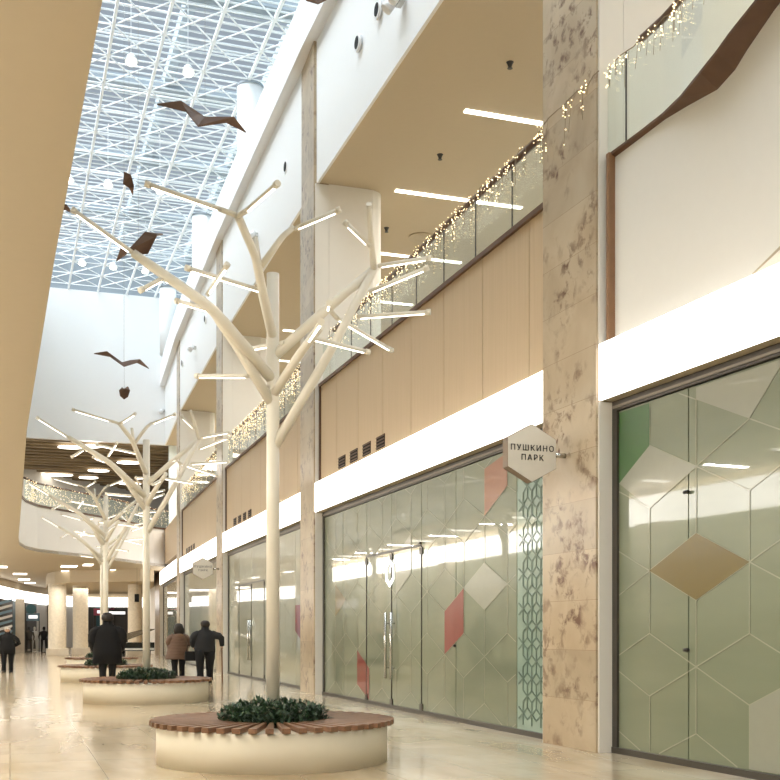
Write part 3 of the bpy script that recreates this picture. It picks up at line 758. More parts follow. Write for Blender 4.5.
mat('shop_pink', (0.6, 0.12, 0.2), 0.5)
def between(i, f): return (FW[i][0] + (FW[i + 1][0] - FW[i][0]) * f, FW[i][1] + (FW[i + 1][1] - FW[i][1]) * f)
t = tag(empty('far_shopfront', (FW[3][0], FW[3][1], 0)), 'row of glazed far shops under the curved light box', 'shop window')
for i in range(len(FW) - 1):
    for q in range(2):
        a_, b_ = between(i, q / 2), between(i, (q + 1) / 2)
        m_ = MB(); m_.prism([a_, b_, (b_[0], b_[1] + .1), (a_[0], a_[1] + .1)], 0.1, 3.62)
        sub(m_, 'shop_interior', [MATS['shop_blue'], MATS['shop_white'], MATS['shop_dark'], MATS['shop_teal'], MATS['shop_dark'], MATS['shop_white']][(2 * i + q) % 6], t)
    m_ = MB(); a_ = FW[i]; m_.box(a_[0] - .12, a_[0] + .12, a_[1] - .3, a_[1], 0, 3.62); sub(m_, 'mullion', dark, t)
m_ = MB(); front = [(p[0], p[1] - .02) for p in FW]; m_.prism(front + [(p[0], p[1] - .0) for p in FW][::-1], 0, 0.12); sub(m_, 'plinth', pier_m, t)
# pilaster, banner, round sign, displays
p = at(20, 632, 76); o = MB().box(-.3, .3, -.3, .3, 0, 3.7).build('pilaster', pier_m); o.location = (p.x, p.y, 0); tag(o, 'plain beige pilaster between the far shop windows, right of the left-edge walker', 'pilaster')
p = at(4, 632, 70)
t = tag(empty('shop_banner', (p.x, p.y, 0)), 'blue and white striped banner in the far shop at the left edge', 'banner')
for k in range(9):
    m_ = MB(); z = 0.4 + k * .33; m_.poly3([(-.6, 0, z), (.5, 0, z + .35), (.5, 0, z + .5), (-.6, 0, z + .2)], (0, .04, 0)); m_.build('stripe', MATS['shop_white'] if k % 2 else MATS['shop_blue'], t)
for (x, y_, r, m_, nm, lab) in ((31, 609, .34, 'shop_teal', 'hanging_sign', 'round teal sign hanging in the far shop window'),):
    p = at(x, y_, 76); q = MB(); q.tube([(0, -.03, 0), (0, .03, 0)], r, 24); q.tube([(0, 0, r), (0, 0, 3.62 - p.z)], .012, 5); o = q.build(nm, MATS[m_]); o.location = p; tag(o, lab, 'sign')
for (x, y_, s_, m_, lab) in ((33, 617, .9, 'shop_blue', 'blue and white box sign below the round teal sign'), (104, 612, 1.6, 'shop_pink', 'pink and white shop sign right of the second clad column'),
                            (117, 613, 1.9, 'shop_dark', 'dark screen with white marks behind the man in black coat')):
    p = at(x, y_, 88 if x > 60 else 78)
    t = tag(empty('shop_sign', p), lab, 'sign')
    m_2 = MB().box(-s_ / 2, s_ / 2, -.05, .05, -.28, .28); m_2.build('sign_panel', MATS[m_], t)
    m_2 = MB().box(-s_ / 3, s_ / 3, -.06, -.05, -.1, .12); m_2.build('sign_face', MATS['emblem_white'], t)
    m_2 = MB().box(-s_ / 2, -s_ / 2 + .06, -.04, .04, -p.z, -.28).box(s_ / 2 - .06, s_ / 2, -.04, .04, -p.z, -.28); m_2.build('post', dark, t)
def mannequin(x, D, lab, m_):
    p = at(x, 632, D); q = MB(); W = 1.25
    q.loft([(0, 0, .85, .17 * W, .12), (0, 0, 1.05, .15 * W, .11), (0, 0, 1.3, .2 * W, .13), (0, 0, 1.45, .2 * W, .1), (0, 0, 1.5, .06, .06), (0, 0, 1.56, .06, .06), (0, 0, 1.63, .1, .11), (0, 0, 1.75, .09, .1), (0, 0, 1.8, .03, .04)], 14)
    for s_ in (-1, 1):
        q.tube([(s_ * .1 * W, 0, .88), (s_ * .11 * W, 0, .5), (s_ * .12 * W, 0, .06)], [.1, .07, .05], 8); q.tube([(s_ * .2 * W, 0, 1.42), (s_ * .27 * W, 0, 1.1), (s_ * .25 * W, -.1, .85)], [.06, .05, .035], 8)
    q.box(-.2, .2, -.2, .2, 0, .06)
    o = q.build('mannequin', m_); o.location = (p.x, p.y, 0); tag(o, lab, 'mannequin')
mannequin(29, 77, 'shop mannequin in the far window, left of the first clad column', MATS['shop_dark'])
mannequin(34.5, 79, 'pale shop mannequin second in the far window', MATS['shop_white'])
mannequin(44, 76, 'dark figure standing in the far window against the first clad column', black)
# lowered soffit over the speckled columns
SO = [at(46, 632, 72), at(47, 632, 67), at(55, 632, 64.5), at(70, 632, 63.5), at(100, 632, 63), at(140, 632, 62), at(154, 632, 62.3), at(154, 632, 82), at(60, 632, 82)]
m_ = MB(); m_.prism([(p.x, p.y) for p in SO], 4.28, 4.97); tag(m_.build('ceiling', MATS['tan_ceiling_paint']), kind='structure')
speckle_m = mat('speckled_mosaic_cladding', (0.80, 0.72, 0.58), 0.45, noise=0.2, nscale=9, bump=0.6)  # glints of fairy lights wrapped round the shafts, painted as cream speckle
for (xa, xb, D, lab) in ((48.5, 66, 65.5, 'thick mosaic-clad round column at left with a square base'), (73, 88, 68, 'mosaic-clad round column left of the third tree trunk'), (128, 142, 66, 'mosaic-clad round column behind the second tree trunk')):
    p = at((xa + xb) / 2, 632, D); r = (xb - xa) / 2 * D / FPX
    t = tag(empty('clad_column', (p.x, p.y, 0)), lab, 'column', 'mosaic-clad columns of the far hall')
    m_ = MB(); m_.lathe([(r, 0.42), (r, 4.28)], n=32); m_.build('shaft', speckle_m, t)
    m_ = MB(); m_.box(-r * 1.2, r * 1.2, -r * 1.2, r * 1.2, 0, .44); m_.build('base', pier_m, t, bevel=.03)
p = at(137, 598, 60); m_ = MB(); m_.prism([(-.12, 0), (.1, -.1), (.1, .15), (-.12, .1)], -.22, .22); m_.tube([(0, 0, .2), (0, 0, 4.97 - p.z)], .005, 6); o = m_.build('ceiling_speaker', black); o.location = p
tag(o, 'small black loudspeaker hanging from the low ceiling beside the second tree trunk', 'loudspeaker')

# ------------------------------------------------------------------ round planter benches
def make_planter(x, Y, label):
    t = tag(empty('planter_bench', (x, Y, 0)), label, 'planter bench', 'round planter benches down the hall')
    n = 72
    m_ = MB(); m_.lathe([(1.265, 0.0), (1.265, 0.40), (1.25, .408), (.62, .408), (.60, .40), (.60, .25), (0.02, .25)], n=n); 
    b = m_.build('planter_body', planter_m, t)
    for f in b.data.polygons: f.use_smooth = abs(f.normal.z) < .2
    m_ = MB(); ns = 50
    for k in range(ns):
        an = 2 * math.pi * (k + .5) / ns; c_, s_ = math.cos(an), math.sin(an)
        def q(r, h): return (r * c_ - h * s_, r * s_ + h * c_)
        m_.prism([q(.57, -.021), q(1.34, -.042), q(1.34, .042), q(.57, .021)], .412, .466)
    m_.build('seat_slats', slat_m, t, bevel=.004)
    m_ = MB(); m_.lathe([(0.60, .26), (.59, .36), (.3, .40), (.05, .41)], n=36); m_.build('soil', soil, t)
    return t
PL = [(2.75, 11.93, 'nearest round slatted planter bench'), (2.66, 23.1, 'second round planter bench, behind the nearest one'), (2.63, 32.9, 'third round planter bench, behind the man in black coat'),
      (3.26, 42.5, 'farthest round planter bench, beside the clad column')]
p1 = make_planter(*PL[0])
planters = [p1]
for (x, Y, lab) in PL[1:]:
    c = copy_tree(p1); c.location = (x, Y, 0); c['label'] = lab; planters.append(c)
# leafy planting
leaf = mat('dark_glossy_leaf', (0.02, 0.055, 0.02), 0.4, noise=0.5, nscale=14, spec=.6)
def foliage(seed):
    R = random.Random(seed); m_ = MB()
    for k in range(2300):
        r = .60 * math.sqrt(R.random()); an = R.random() * 6.283
        hmax = .21 * (1 - (r / .68) ** 4) + .05
        base = Vector((r * math.cos(an), r * math.sin(an), .40 + R.random() * hmax))
        th = R.random() * 6.283; el = R.uniform(-.2, 1.1)
        d = Vector((math.cos(th) * math.cos(el), math.sin(th) * math.cos(el), math.sin(el)))
        sd_ = d.cross(Vector((0, 0, 1))).normalized() * R.uniform(.014, .022); L_ = R.uniform(.06, .10)
        up = sd_.cross(d).normalized() * .006
        v = [m_.bm.verts.new(w_) for w_ in (base, base + d * L_ * .45 + sd_, base + d * L_, base + d * L_ * .45 - sd_, base + d * L_ * .5 - up)]
        for tri in ((0, 1, 4), (1, 2, 4), (2, 3, 4), (3, 0, 4)): m_.bm.faces.new([v[i] for i in tri])
    for k in range(60):
        r = .5 * math.sqrt(R.random()); an = R.random() * 6.283; m_.tube([(r * math.cos(an), r * math.sin(an), .36), (r * 1.05 * math.cos(an), r * 1.05 * math.sin(an), .52)], .005, 4)
    return m_.build('leafy_shrub', leaf, fix=False)
fo = foliage(3)
for i, (x, Y, lab) in enumerate(PL):
    o = fo if i == 0 else fo.copy()
    if i: COL.objects.link(o)
    o.location = (x, Y, 0)
    tag(o, 'low dark green leafy planting in the ' + ['nearest planter bench', 'second planter bench', 'third planter bench behind the man in black', 'farthest planter bench'][i], 'plant', 'leafy planting in the round benches', 'stuff')

# ------------------------------------------------------------------ lighted steel trees
D0 = 12.18
def make_tree(x, Y):
    base = Vector((x, Y, 0)); t = empty('lighted_tree', base)
    def q(px, py, dd): return at(px, py, D0 + dd) - base
    T = lambda y_: Vector((0, 0, at(274, y_, 12.2).z))
    m_ = MB(); m_.tube([(0, 0, .38), (0, 0, at(274, 274, D0).z)], [.074, .070], 28); m_.build('trunk', cream, t)
    def branch(pts, r):
        m = MB(); P = []
        for p in pts: P.append(T(p[0]) if len(p) == 1 else q(*p))
        # smooth bends
        Q = [P[0]]
        for i in range(1, len(P) - 1):
            a0, a1 = P[i] + (P[i - 1] - P[i]) * .18, P[i] + (P[i + 1] - P[i]) * .18
            Q += [a0, P[i] * .5 + (a0 + a1) * .25, a1]
        Q.append(P[-1])
        n = len(Q); rr = [r[0] + (r[1] - r[0]) * i / (n - 1) for i in range(n)]
        m.tube(Q, rr, 16); m.build('branch', cream, t)
    def light(a_, b_, stub=None):
        A, B = q(*a_), q(*b_); m = MB(); d = (B - A).normalized()
        if stub: m.tube([q(*stub), A], .026, 10)
        m.tube([A, B], .024, 10); m.tube([B - d * .03, B + d * .02], .032, 12)
        h = m.build('light_arm', cream, t)
        dn = Vector((0, 0, -1)) - d * d.dot(Vector((0, 0, -1)))
        dn = dn.normalized() * .016 if dn.length > .15 else (Vector((-.3, -1, 0)) - d * d.dot(Vector((-.3, -1, 0)))).normalized() * .016
        m = MB(); m.tube([A + d * .04 + dn, B - d * .05 + dn], .0135, 8); m.build('led_tube', led, h)
    branch([(381,), (213, 309, -.7), (143, 260, -1.0), (133, 253, -1.03)], (.062, .042)); light((133, 253, -1.03), (73, 210, -1.3))
    branch([(406,), (236, 344, -.3), (220, 322, -.5), (212, 310, -.6)], (.058, .045))
    light((163, 278, -.9), (141, 290, -1.1)); light((163, 278, -.9), (203, 299, -.75))
    light((207, 295, -.75), (227, 265, -1.0)); light((212, 311, -.6), (177, 301, -.4))
    light((248, 376, -.2), (197, 376, .2))
    branch([(338,), (262, 290, -.6), (256, 258, -1.0), (238, 216, -1.6)], (.056, .040))
    light((222, 210, -1.65), (147, 184, -1.8), (238, 216, -1.6)); light((246, 211, -1.7), (277, 184, -2.2), (238, 216, -1.6))
    light((262, 291, -.6), (187, 268, -1.0)); branch([(258, 262, -.95), (255, 238, -.9)], (.035, .03))
    branch([(261, 266, -.9), (283, 236, -.9), (294, 227, -.9)], (.034, .028)); light((294, 229, -.9), (339, 210, -.95))
    branch([(358,), (328, 308, -.1), (373, 270, -.2)], (.058, .045))
    branch([(450,), (330, 352, -.15), (375, 267, -.2)], (.056, .045))
    branch([(396,), (301, 352, -.5), (321, 326, -.9)], (.052, .042)); light((309, 340, -.8), (321, 322, -2.6))
    branch([(374, 270, -.2), (371, 240, -.5), (369, 204, -.9)], (.036, .028)); light((370, 246, -.5), (346, 223, -.5))
    light((378, 266, -.2), (429, 258, -.1)); light((369, 292, .1), (427, 268, -.1)); light((357, 317, -.1), (429, 312, -.15)); light((337, 318, -.0), (391, 350, .9), (329, 309, -.1))
    light((312, 338, -.6), (368, 352, -.3)); light((281, 343, -.1), (296, 339, .2)); light((270, 345, .1), (250, 349, .4))
    light((328, 309, -.1), (329, 303, -.8))
    return t
t1 = make_tree(PL[0][0], PL[0][1])
tag(t1, 'tall cream steel tree with light tube branches in the nearest planter', 'light tree', 'cream steel light trees')
for (x, Y, _l), lab in zip(PL[1:], ('second cream light tree, rising from the second planter bench', 'third cream light tree behind the man in black coat', 'farthest cream light tree, mostly overlapped by the third one')):
    c = copy_tree(t1); c.location = (x, Y, 0); c['label'] = lab

# ------------------------------------------------------------------ hexagonal signs
def hexsign(x_px, y_px, Y, R_, col, label):
    c = at_Y(x_px, y_px, Y)
    t = tag(empty('hexagonal_sign', (c.x, c.y, c.z)), label, 'sign')
    RX, RZ = R_, R_ * 0.945
    pts = [(RX * math.sin(math.radians(60 * k)) , 0, RZ * math.cos(math.radians(60 * k))) for k in range(6)]
    m_ = MB(); m_.poly3(pts, (0, .14, 0)); m_.build('sign_box', MATS['sign_brown'], t)
    m_ = MB(); m_.poly3([(p[0] * .985, -.008, p[2] * .985) for p in pts], (0, .008, 0)); m_.build('sign_face', MATS['sign_cream'], t)
    yA, yB = COLS[col]; xw = FX((yA + yB) / 2) - c.x
    m_ = MB(); m_.tube([(RX * .85, .07, 0), (xw, .07, 0)], .03, 12); m_.tube([(xw - .03, .07, 0), (xw, .07, 0)], .07, 14); m_.build('bracket', steel, t)
    for txt, dz, sz in (('ПУШКИНО', .05, .088), ('ПАРК', -.055, .088)):
        cu = bpy.data.curves.new('lettering', 'FONT'); cu.body = txt; cu.size = sz * R_ / .34; cu.align_x = 'CENTER'; cu.align_y = 'CENTER'; cu.extrude = .003; cu.space_character = 1.28
        cu.materials.append(black)
        tmp = bpy.data.objects.new('tmp', cu); COL.objects.link(tmp); bpy.context.view_layer.update()
        me = bpy.data.meshes.new_from_object(tmp.evaluated_get(bpy.context.evaluated_depsgraph_get())); bpy.data.objects.remove(tmp)
        o = bpy.data.objects.new('lettering', me); COL.objects.link(o); o.parent = t; o.location = (0, -.012, dz * R_ / .34); o.rotation_euler = (math.radians(90), 0, 0)
mat('sign_brown', (0.20, 0.14, 0.09), 0.4); mat('sign_cream', (0.70, 0.66, 0.575), 0.4)
hexsign(532, 453, (COLS['A'][0] + COLS['A'][1]) / 2, .375, 'A', 'hexagonal beige sign with dark lettering on the big marble column')
hexsign(203, 568.5, (COLS['C'][0] + COLS['C'][1]) / 2, .40, 'C', 'smaller, farther hexagonal sign above the walking couple')
# small red alarm box by the big column
y1 = COLS['A'][1] + .12; o = MB().box(-.05, 0, -.06, .06, -.12, .12).build('alarm_box', red_film); o.location = (FX(y1) + .19, y1, .98)
tag(o, 'small red box on the teal patterned glass beside the marble column', 'alarm box')

# ------------------------------------------------------------------ hanging birds
def bird(px_pts, D, fold, label, thick=.02):
    # px_pts: outline seen from below; every vertex gets its own depth so that the wings fold
    P = [at(x, y_, D + dd) for x, y_, dd in px_pts]
    c = sum(P, Vector()) / len(P)
    t = tag(empty('hanging_bird', c), label, 'bird ornament', 'brown folded birds hanging in the atrium')
    for wing in fold:
        m_ = MB(); m_.poly3([P[i] - c for i in wing], (0, 0, thick)); m_.build('wing', birdm, t)
    m_ = MB(); m_.tube([(0, 0, .0), (0, 0, ZS - c.z)], .002, 4); m_.build('wire', steel, t)
# big bird
bird([(157, 105, .4), (181, 102, .2), (205, 118, 0), (198, 127, -.15), (217, 125, 0), (200, 127, .1), (234, 118, .2), (246, 133, .4), (226, 123, .15), (186, 112, .1)], 15.5,
     [(0, 1, 9), (1, 2, 3, 9), (2, 6, 8, 3), (6, 7, 8)], 'large brown folded bird hanging below the skylight, wings spread')
bird([(124, 173, .1), (131, 176, 0), (134, 187, 0), (133, 196, .1), (129, 188, 0), (123, 184, 0)], 16, [(0, 1, 2, 4, 5), (2, 3, 4)], 'small upright brown bird left of the tree light tip')
bird([(145, 233, .2), (163, 235, .5), (157, 236, 0), (148, 254, 0), (138, 255, 0), (130, 249, 0), (126, 255, .2), (116, 262, .4), (121, 248, .1)], 15,
     [(0, 1, 2), (0, 2, 3, 4, 5), (5, 6, 7, 8)], 'brown bird crossing behind the long left limb of the nearest tree')
bird([(61, 204, 0), (67, 206, 0), (72, 213, .1), (64, 210, 0)], 16, [(0, 1, 2, 3)], 'tiny brown bird at the tip of the long left limb')
bird([(94, 354, .3), (107, 352, .1), (122, 363, 0), (130, 361, .1), (140, 360, .2), (149, 369, .4), (137, 363, .1), (124, 367, -.1), (110, 357, .1)], 25,
     [(0, 1, 8), (1, 2, 7, 8), (2, 3, 4, 6, 7), (4, 5, 6)], 'brown bird with spread wings in front of the white end wall')
bird([(119, 391, 0), (122, 388, .1), (124, 389.5, 0), (128, 387, .1), (130, 391, 0), (128, 397, 0), (124, 399.5, 0), (120, 396, 0)], 26, [(0, 1, 2, 3, 4, 5, 6, 7)], 'small brown bird seen head-on below the spread-winged one')
bird([(302, -6, 0), (312, -12, .2), (333, -3, .2), (318, 4.5, 0), (306, 1, 0)], 14, [(0, 1, 2, 3, 4)], 'brown bird cut by the top edge of the picture')

# ------------------------------------------------------------------ fairy light curtains on the handrails
def fairy_run(Y0, Y1, off, zt, drop, n, seed, label, X=None, strands=True):
    R = random.Random(seed); m_ = MB()
    fx = (lambda y: X(y)) if X else (lambda y: FX(y) + off)
    y = Y0
    pts = []; 
    while y < Y1:
        pts.append((fx(y), y, zt + R.uniform(-.03, .03))); y += .12
    m_.tube(pts, .006, 4, mi=0)
    for k in range(n):
        y = R.uniform(Y0, Y1); L_ = drop * R.uniform(.25, 1); x = fx(y) - .02
        m_.tube([(x, y, zt), (x - R.uniform(0, .03), y + R.uniform(-.03, .03), zt - L_)], .003, 3, mi=0)
        for q in range(int(2 + L_ * 8)):
            m_.ico((x - .01 - R.uniform(0, .03), y + R.uniform(-.05, .05), zt - L_ * R.random()), R.uniform(.006, .010), 1, 1)
    o = m_.build('icicle_lights', [MATS['wire_brown'], fairy], fix=False)
    tag(o, label, 'string lights', kind='stuff')
mat('wire_brown', (0.25, 0.18, 0.10), 0.6)
fairy_run(COLS['A'][1] + .05, COLS['B'][0] - 1.0, .06, ZR - .02, .5, 150, 1, 'curtain of warm fairy lights on the long glass balustrade right of the nearest tree')
fairy_run(COLS['A'][0] - .1, COLS['A'][1] + .1, -.05, ZR - .05, .55, 12, 2, 'fairy lights hung across the face of the big marble column')
def ribX(y):
    for (ya, xa, *_), (yb, xb, *_) in zip(rib, rib[1:]):
        if yb <= y <= ya: return xa + (xb - xa) * (y - ya) / (yb - ya) - .0
    return rib[0][1]
fairy_run(7.6, COLS['A'][0] - .12, 0, ZR + .05, .42, 55, 3, 'fairy lights draped on the curved glass at the upper right', X=ribX)
fairy_run(COLS['B'][1] + .05, COLS['C'][0] - 1.0, .06, ZR - .02, .85, 170, 4, 'dense fairy lights on the second glass balustrade behind the nearest trunk')
fairy_run(COLS['C'][1] + .05, COLS['D'][0] - .6, .06, ZR - .02, .85, 120, 5, 'dense fairy lights on the far glass balustrade')
R = random.Random(9); m_ = MB()
for k in range(700):
    i = R.choice(range(7, len(VO) - 1)); f = R.random(); x = VO[i][0] + (VO[i + 1][0] - VO[i][0]) * f; y = VO[i][1] + (VO[i + 1][1] - VO[i][1]) * f
    m_.ico((x, y - .12, 7.15 + .9 * R.random()),   .013, 1)
o = m_.build('icicle_lights', fairy, fix=False); tag(o, 'fairy lights covering the curved far balustrade', 'string lights', kind='stuff')

# ------------------------------------------------------------------ people
def skin_mesh(name, verts, edges, radii, m_, parent, sub=2, root=0):
    me = bpy.data.meshes.new(name); me.from_pydata(verts, edges, []); me.update(); me.materials.append(m_)
    o = bpy.data.objects.new(name, me); COL.objects.link(o); o.parent = parent
    sk = o.modifiers.new('skin', 'SKIN'); sk.use_smooth_shade = True
    layer = me.skin_vertices[0] if me.skin_vertices else None
    if layer is None:
        bm = bmesh.new(); bm.from_mesh(me); bm.verts.layers.skin.verify(); bm.to_mesh(me); bm.free(); layer = me.skin_vertices[0]
    for i, r in enumerate(radii):
        layer.data[i].radius = r if isinstance(r, tuple) else (r, r); layer.data[i].use_root = (i == root)
    ss = o.modifiers.new('sub', 'SUBSURF'); ss.levels = sub; ss.render_levels = sub
    return o
def person(loc, rz, h, label, W=1.25, top=black, legs=black, hair=hairm, style='coat', arms=None, stride=.12, hairlen=0, lw=1.0, lean=0.0):
    """figure facing +Y in its own frame; hips at .50h"""
    t = tag(empty('person', loc, rz), label, 'person')
    k = h / 1.75
    hip, ch, sh, nk, hd = .93 * k, 1.2 * k, 1.43 * k, 1.50 * k, 1.63 * k
    hw, sw = .095 * W * k * lw, .19 * W * k
    V = [(0, 0, hip), (0, lean * .5, ch), (0, lean, sh - .02 * k), (0, lean, nk), (0, lean + .015, hd - .03 * k), (0, lean + .01, hd + .06 * k)]
    E = [(0, 1), (1, 2), (2, 3), (3, 4), (4, 5)]
    Rr = [(.12 * W * k, .09 * k), (.11 * W * k, .085 * k), (.09 * W * k, .065 * k), .052 * k, (.078 * W * k, .095 * k), (.066 * W * k, .08 * k)]
    def add(p, r, par): V.append(p); Rr.append(r); E.append((par, len(V) - 1)); return len(V) - 1
    for s_ in (-1, 1):
        st = stride * s_
        a_ = add((s_ * hw, 0, hip - .06 * k), .085 * k, 0); b_ = add((s_ * hw, st * .55 + .03, .50 * k), .058 * k, a_); c_ = add((s_ * hw, st, .09 * k), .042 * k, b_)
        add((s_ * hw * 1.1, st + .15, .035), .035 * k, c_)
    arms = arms or {}
    hands = []
    for s_ in (-1, 1):
        e_, w_ = arms.get(s_, ((s_ * (sw + .09), -.04, 1.13 * k), (s_ * (sw + .07), .08, .90 * k)))
        a_ = add((s_ * sw * .92, lean, sh - .085 * k), .042 * k, 2); b_ = add(e_, .042 * k, a_); c_ = add(w_, .028 * k, b_)
        d = (Vector(w_) - Vector(e_)).normalized(); side = Vector((0, -1, 0)) if abs(d.y) < .8 else Vector((0, 0, 1))
        side = (side - d * side.dot(d)).normalized()
        pm = Vector(w_) + d * .06 * k; p_ = add(tuple(pm), (.036 * k, .02 * k), c_); hands.append((pm, d, side, s_))
    body = skin_mesh('body', V, E, Rr, skin, t)
    # fingers: short separate chains rooted inside the palm
    m_ = MB()
    for pm, d, side, s_ in hands:
        inw = Vector((-s_, 0, 0)); inw = (inw - d * inw.dot(d)).normalized()
        for f, (o_, L_) in enumerate(((-.027, .062), (-.009, .072), (.009, .07), (.027, .055))):
            r0 = pm + side * o_; r1 = r0 + d * L_ * .55; r2 = r1 + d * L_ * .35 + inw * .022
            m_.tube([r0, r1, r2], [.0095, .009, .007], 7)
        m_.tube([pm - d * .02 + side * -.02, pm + side * -.05 + d * .01 + inw * .01, pm + side * -.058 + d * .04 + inw * .02], [.011, .01, .008], 7)
    m_.build('fingers', skin, t)
    # face
    m_ = MB(); c = Vector((0, lean + .02, hd))
    m_.tube([c + Vector((0, .085 * k, .02)), c + Vector((0, .12 * k, -.015)), c + Vector((0, .09 * k, -.03))], [.008, .016, .012], 8)
    for s_ in (-1, 1): m_.ico(c + Vector((s_ * .082 * W * k, -.01, 0)), .028 * k, 2, 0, (.35, .7, 1.1))
    m_.build('nose_and_ears', skin, t)
    m_ = MB()
    for s_ in (-1, 1): m_.ico(c + Vector((s_ * .032 * W, .088 * k, .025)), .011, 1, 0)
    m_.box(-.028, .028, .09 * k + lean + .01, .098 * k + lean + .02, hd - .055, hd - .047)
    m_.build('eyes_and_mouth', hairm, t)
    # trousers
    m_ = MB()
    m_.loft([(0, 0, hip - .14 * k, .155 * W * k, .115 * k), (0, 0, hip, .165 * W * k, .13 * k), (0, lean * .2, hip + .1 * k, .15 * W * k, .115 * k)], 20)
    for s_ in (-1, 1):
        st = stride * s_
        m_.tube([(s_ * hw * .95, 0, hip - .02 * k), (s_ * hw * 1.02, st * .25, .72 * k), (s_ * hw, st * .55 + .03, .50 * k), (s_ * hw, st * .9, .25 * k), (s_ * hw, st, .075 * k)], [.10 * W * k * lw, .092 * W * k * lw, .072 * W * k * lw, .062 * W * k * lw, .068 * W * k * lw], 14)
    m_.build('trousers', legs, t)
    m_ = MB()
    for s_ in (-1, 1):
        st = stride * s_; m_.loft([(s_ * hw, st + .04, .0, .05 * W, .15), (s_ * hw, st + .05, .04, .052 * W, .15), (s_ * hw, st + .02, .08, .045 * W, .10), (s_ * hw, st - .01, .12, .04 * W, .06)], 14)
    m_.build('shoes', black, t)
    # coat / jacket
    m_ = MB(); z0 = hip - (.27 * k if style == 'long' else .22 * k if style == 'coat' else .06 * k)
    if style == 'puffer':
        z0 = hip - .24 * k; n = 9; rings = []
        zt = sh + .02 * k
        for i in range(n * 4 + 1):
            u = i / (n * 4); z = z0 + (zt - z0) * u
            wv = .30 * (1 - u) ** 1.0 + .215 * u if u < .9 else .215 - (u - .9) * 1.2
            wv = (.315 - .105 * min(u / .9, 1)) if u < .9 else .21 - (u - .9) * 1.3
            wv += .012 * abs(math.sin(math.pi * u * n))
            rings.append((-.0 - .03 * (1 - u), lean * u, z, wv * W * k * .92, (.17 - .02 * u) * k + .012 * abs(math.sin(math.pi * u * n))))
        m_.loft(rings, 28)
    else:
        fl = 1.08 if style in ('coat', 'long') else 1.0
        m_.loft([(0, 0, z0, .195 * W * k * fl, .155 * k), (0, lean * .1, hip, .195 * W * k * fl, .16 * k), (0, lean * .5, ch, .19 * W * k, .155 * k), (0, lean * .8, ch + .12 * k, .205 * W * k, .15 * k),
                 (0, lean, sh - .04 * k, .20 * W * k, .125 * k), (0, lean, sh + .02 * k, .14 * W * k, .1 * k), (0, lean, nk, .075 * W * k, .075 * k), (0, lean, nk + .075 * k, .07 * W * k, .075 * k)], 26)
    for s_ in (-1, 1):
        e_, w_ = arms.get(s_, ((s_ * (sw + .09), -.04, 1.13 * k), (s_ * (sw + .07), .08, .90 * k)))
        wv = Vector(e_) + (Vector(w_) - Vector(e_)) * .92
        m_.tube([(s_ * sw * .60, lean, sh - .03 * k), (s_ * sw * .96, lean, sh - .10 * k), tuple((Vector((s_ * sw, lean, sh - .05 * k)) + Vector(e_)) / 2 + Vector((s_ * .015, 0, 0))), e_, tuple((Vector(e_) + wv) / 2), tuple(wv)],
                [.06 * W * k, .075 * W * k, .068 * W * k, .058 * W * k, .05 * W * k, .044 * W * k], 14)
    m_.build('coat' if style != 'jacket' else 'jacket', top, t)
    # hair
    m_ = MB()
    if hairlen:
        m_.loft([(0, lean - .04, hd - hairlen, .11 * W * k, .07 * k), (0, lean - .035, hd - .08, .135 * W * k, .085 * k), (0, lean - .03, hd + .02, .105 * W * k, .10 * k), (0, lean - .015, hd + .09 * k, .088 * W * k, .10 * k), (0, lean - .01, hd + .125 * k, .04 * W * k, .05 * k)], 20)
    else:
        m_.loft([(0, lean - .03, hd - .06 * k, .07 * W * k, .075 * k), (0, lean - .025, hd + .0, .088 * W * k, .09 * k), (0, lean - .015, hd + .06 * k, .085 * W * k, .10 * k), (0, lean - .0, hd + .105 * k, .062 * W * k, .08 * k), (0, lean, hd + .122 * k, .025 * W, .03)], 20)
    m_.build('hair', hair, t)
    return t
def spot(x, D): p = at(x, 632, D); return (p.x, p.y, 0)
# man in black coat behind the second bench, seen from the back
person(spot(107.5, 25.0), math.radians(-4), 1.86, 'person in long black coat walking away, behind the second planter bench', W=1.45, style='long', stride=.05, lw=.72,
       arms={-1: ((-.34, .0, 1.20), (-.30, .16, 1.0)), 1: ((.34, .0, 1.2), (.31, .14, 1.0))})
person(spot(178.5, 30.9), math.radians(8), 1.66, 'person with long dark hair in a brown quilted coat, walking away beside the stick holder', W=1.25, style='puffer', top=puffer, hairlen=.2, stride=.06,
       arms={-1: ((-.30, .0, 1.12), (-.22, .18, 1.0)), 1: ((.30, .02, 1.10), (.32, .16, 1.0))})
person(spot(205, 30.6), math.radians(0), 1.74, 'person in dark grey jacket leaning on a walking stick, beside the brown quilted coat', W=1.5, style='jacket', top=charcoal, stride=.08,
       arms={-1: ((-.34, .02, 1.15), (-.30, .17, 1.02)), 1: ((.46, -.0, 1.24), (.49, .07, 1.02))})
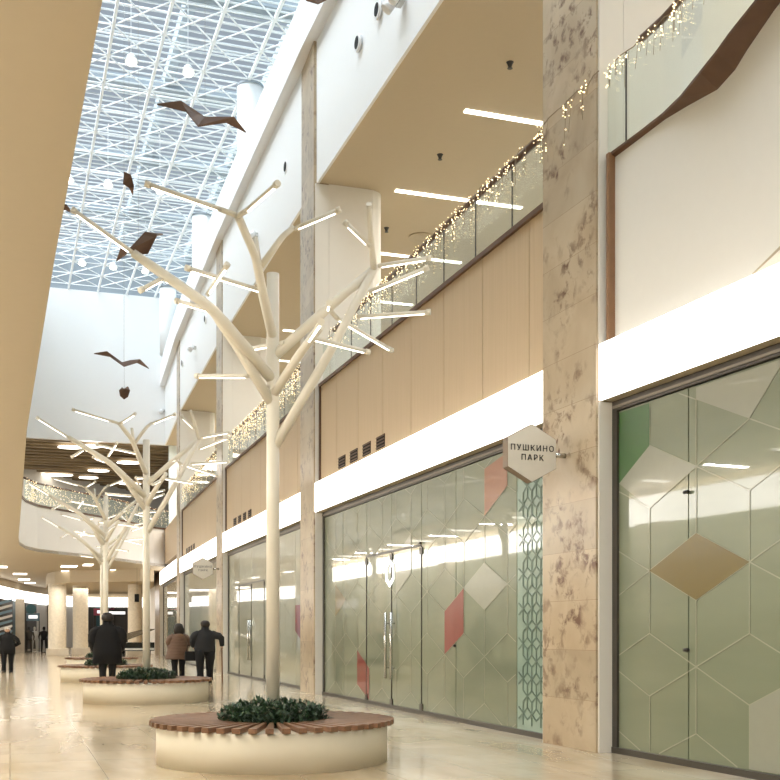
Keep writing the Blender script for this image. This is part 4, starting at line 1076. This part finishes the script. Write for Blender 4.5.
person(spot(7.5, 38.5), math.radians(178), 1.60, 'person with grey hair in black clothes walking towards the camera at the left edge', W=1.35, style='coat', hair=hairg, stride=.05,
       arms={-1: ((-.38, -.10, 1.02), (-.20, -.16, .92)), 1: ((.38, -.10, 1.02), (.2, -.16, .92))})
b = Vector(spot(205, 30.6)) + Vector((.49, .10, 0))
m_ = MB(); m_.tube([(0.02, .03, 0), (0, 0, .96)],   .022, 8); m_.tube([(0, -.07, .955), (0, .0, .975), (0, .06, .965)], .016, 8); m_.lathe([(.02, 0), (.02, .03)], (0.02, .03), n=8)
o = m_.build('walking_stick', walnut2); o.location = b; tag(o, 'brown wooden walking stick held by the person in dark grey', 'walking stick')
# handbag between the couple
p = Vector(spot(190, 30.7)); m_ = MB(); m_.prism([(-.16, -.07), (.16, -.07), (.16, .07), (-.16, .07)], .62, .88); o = m_.build('handbag', black, bevel=.02); o.location = (p.x, p.y - .12, 0)
m_ = MB(); m_.tube([(-.12, 0, .87), (-.08, 0, 1.05), (.08, 0, 1.05), (.12, 0, .87)], .01, 6); m_.build('strap', black, o)
tag(o, 'black handbag hanging between the walking couple', 'bag')

# ------------------------------------------------------------------ grand piano in the far hall
p = at(131, 632, 47)
t = tag(empty('grand_piano', (p.x, p.y, 0), math.radians(20)), 'black grand piano with raised lid between the second and third tree trunks', 'piano')
out = [(-.75, -.7), (.75, -.7), (.75, .0), (.55, .5), (.2, .9), (-.2, 1.0), (-.6, .85), (-.75, .4)]
lac = mat('piano_lacquer', (0.012, 0.012, 0.012), 0.15)
m_ = MB(); m_.prism(out, .62, .98); m_.build('case', lac, t, bevel=.01)
m_ = MB(); m_.prism([(q[0], q[1]) for q in out], [1.0 + (q[0] + .75) * .35 for q in out], [1.025 + (q[0] + .75) * .35 for q in out]); m_.build('lid', lac, t)
m_ = MB(); m_.box(-.62, .62, -.9, -.68, .66, .74); m_.build('keyboard', MATS['shop_white'], t)
for (x, y) in ((-.6, -.5), (.6, -.5), (0, .75)):
    m_ = MB(); m_.tube([(x, y, .63), (x, y, .02)], [.07, .045], 10); m_.build('leg', lac, t)
m_ = MB(); m_.tube([(.55, -.2, .98), (.62, -.15, 1.45)], .012, 6); m_.build('lid_prop', lac, t)
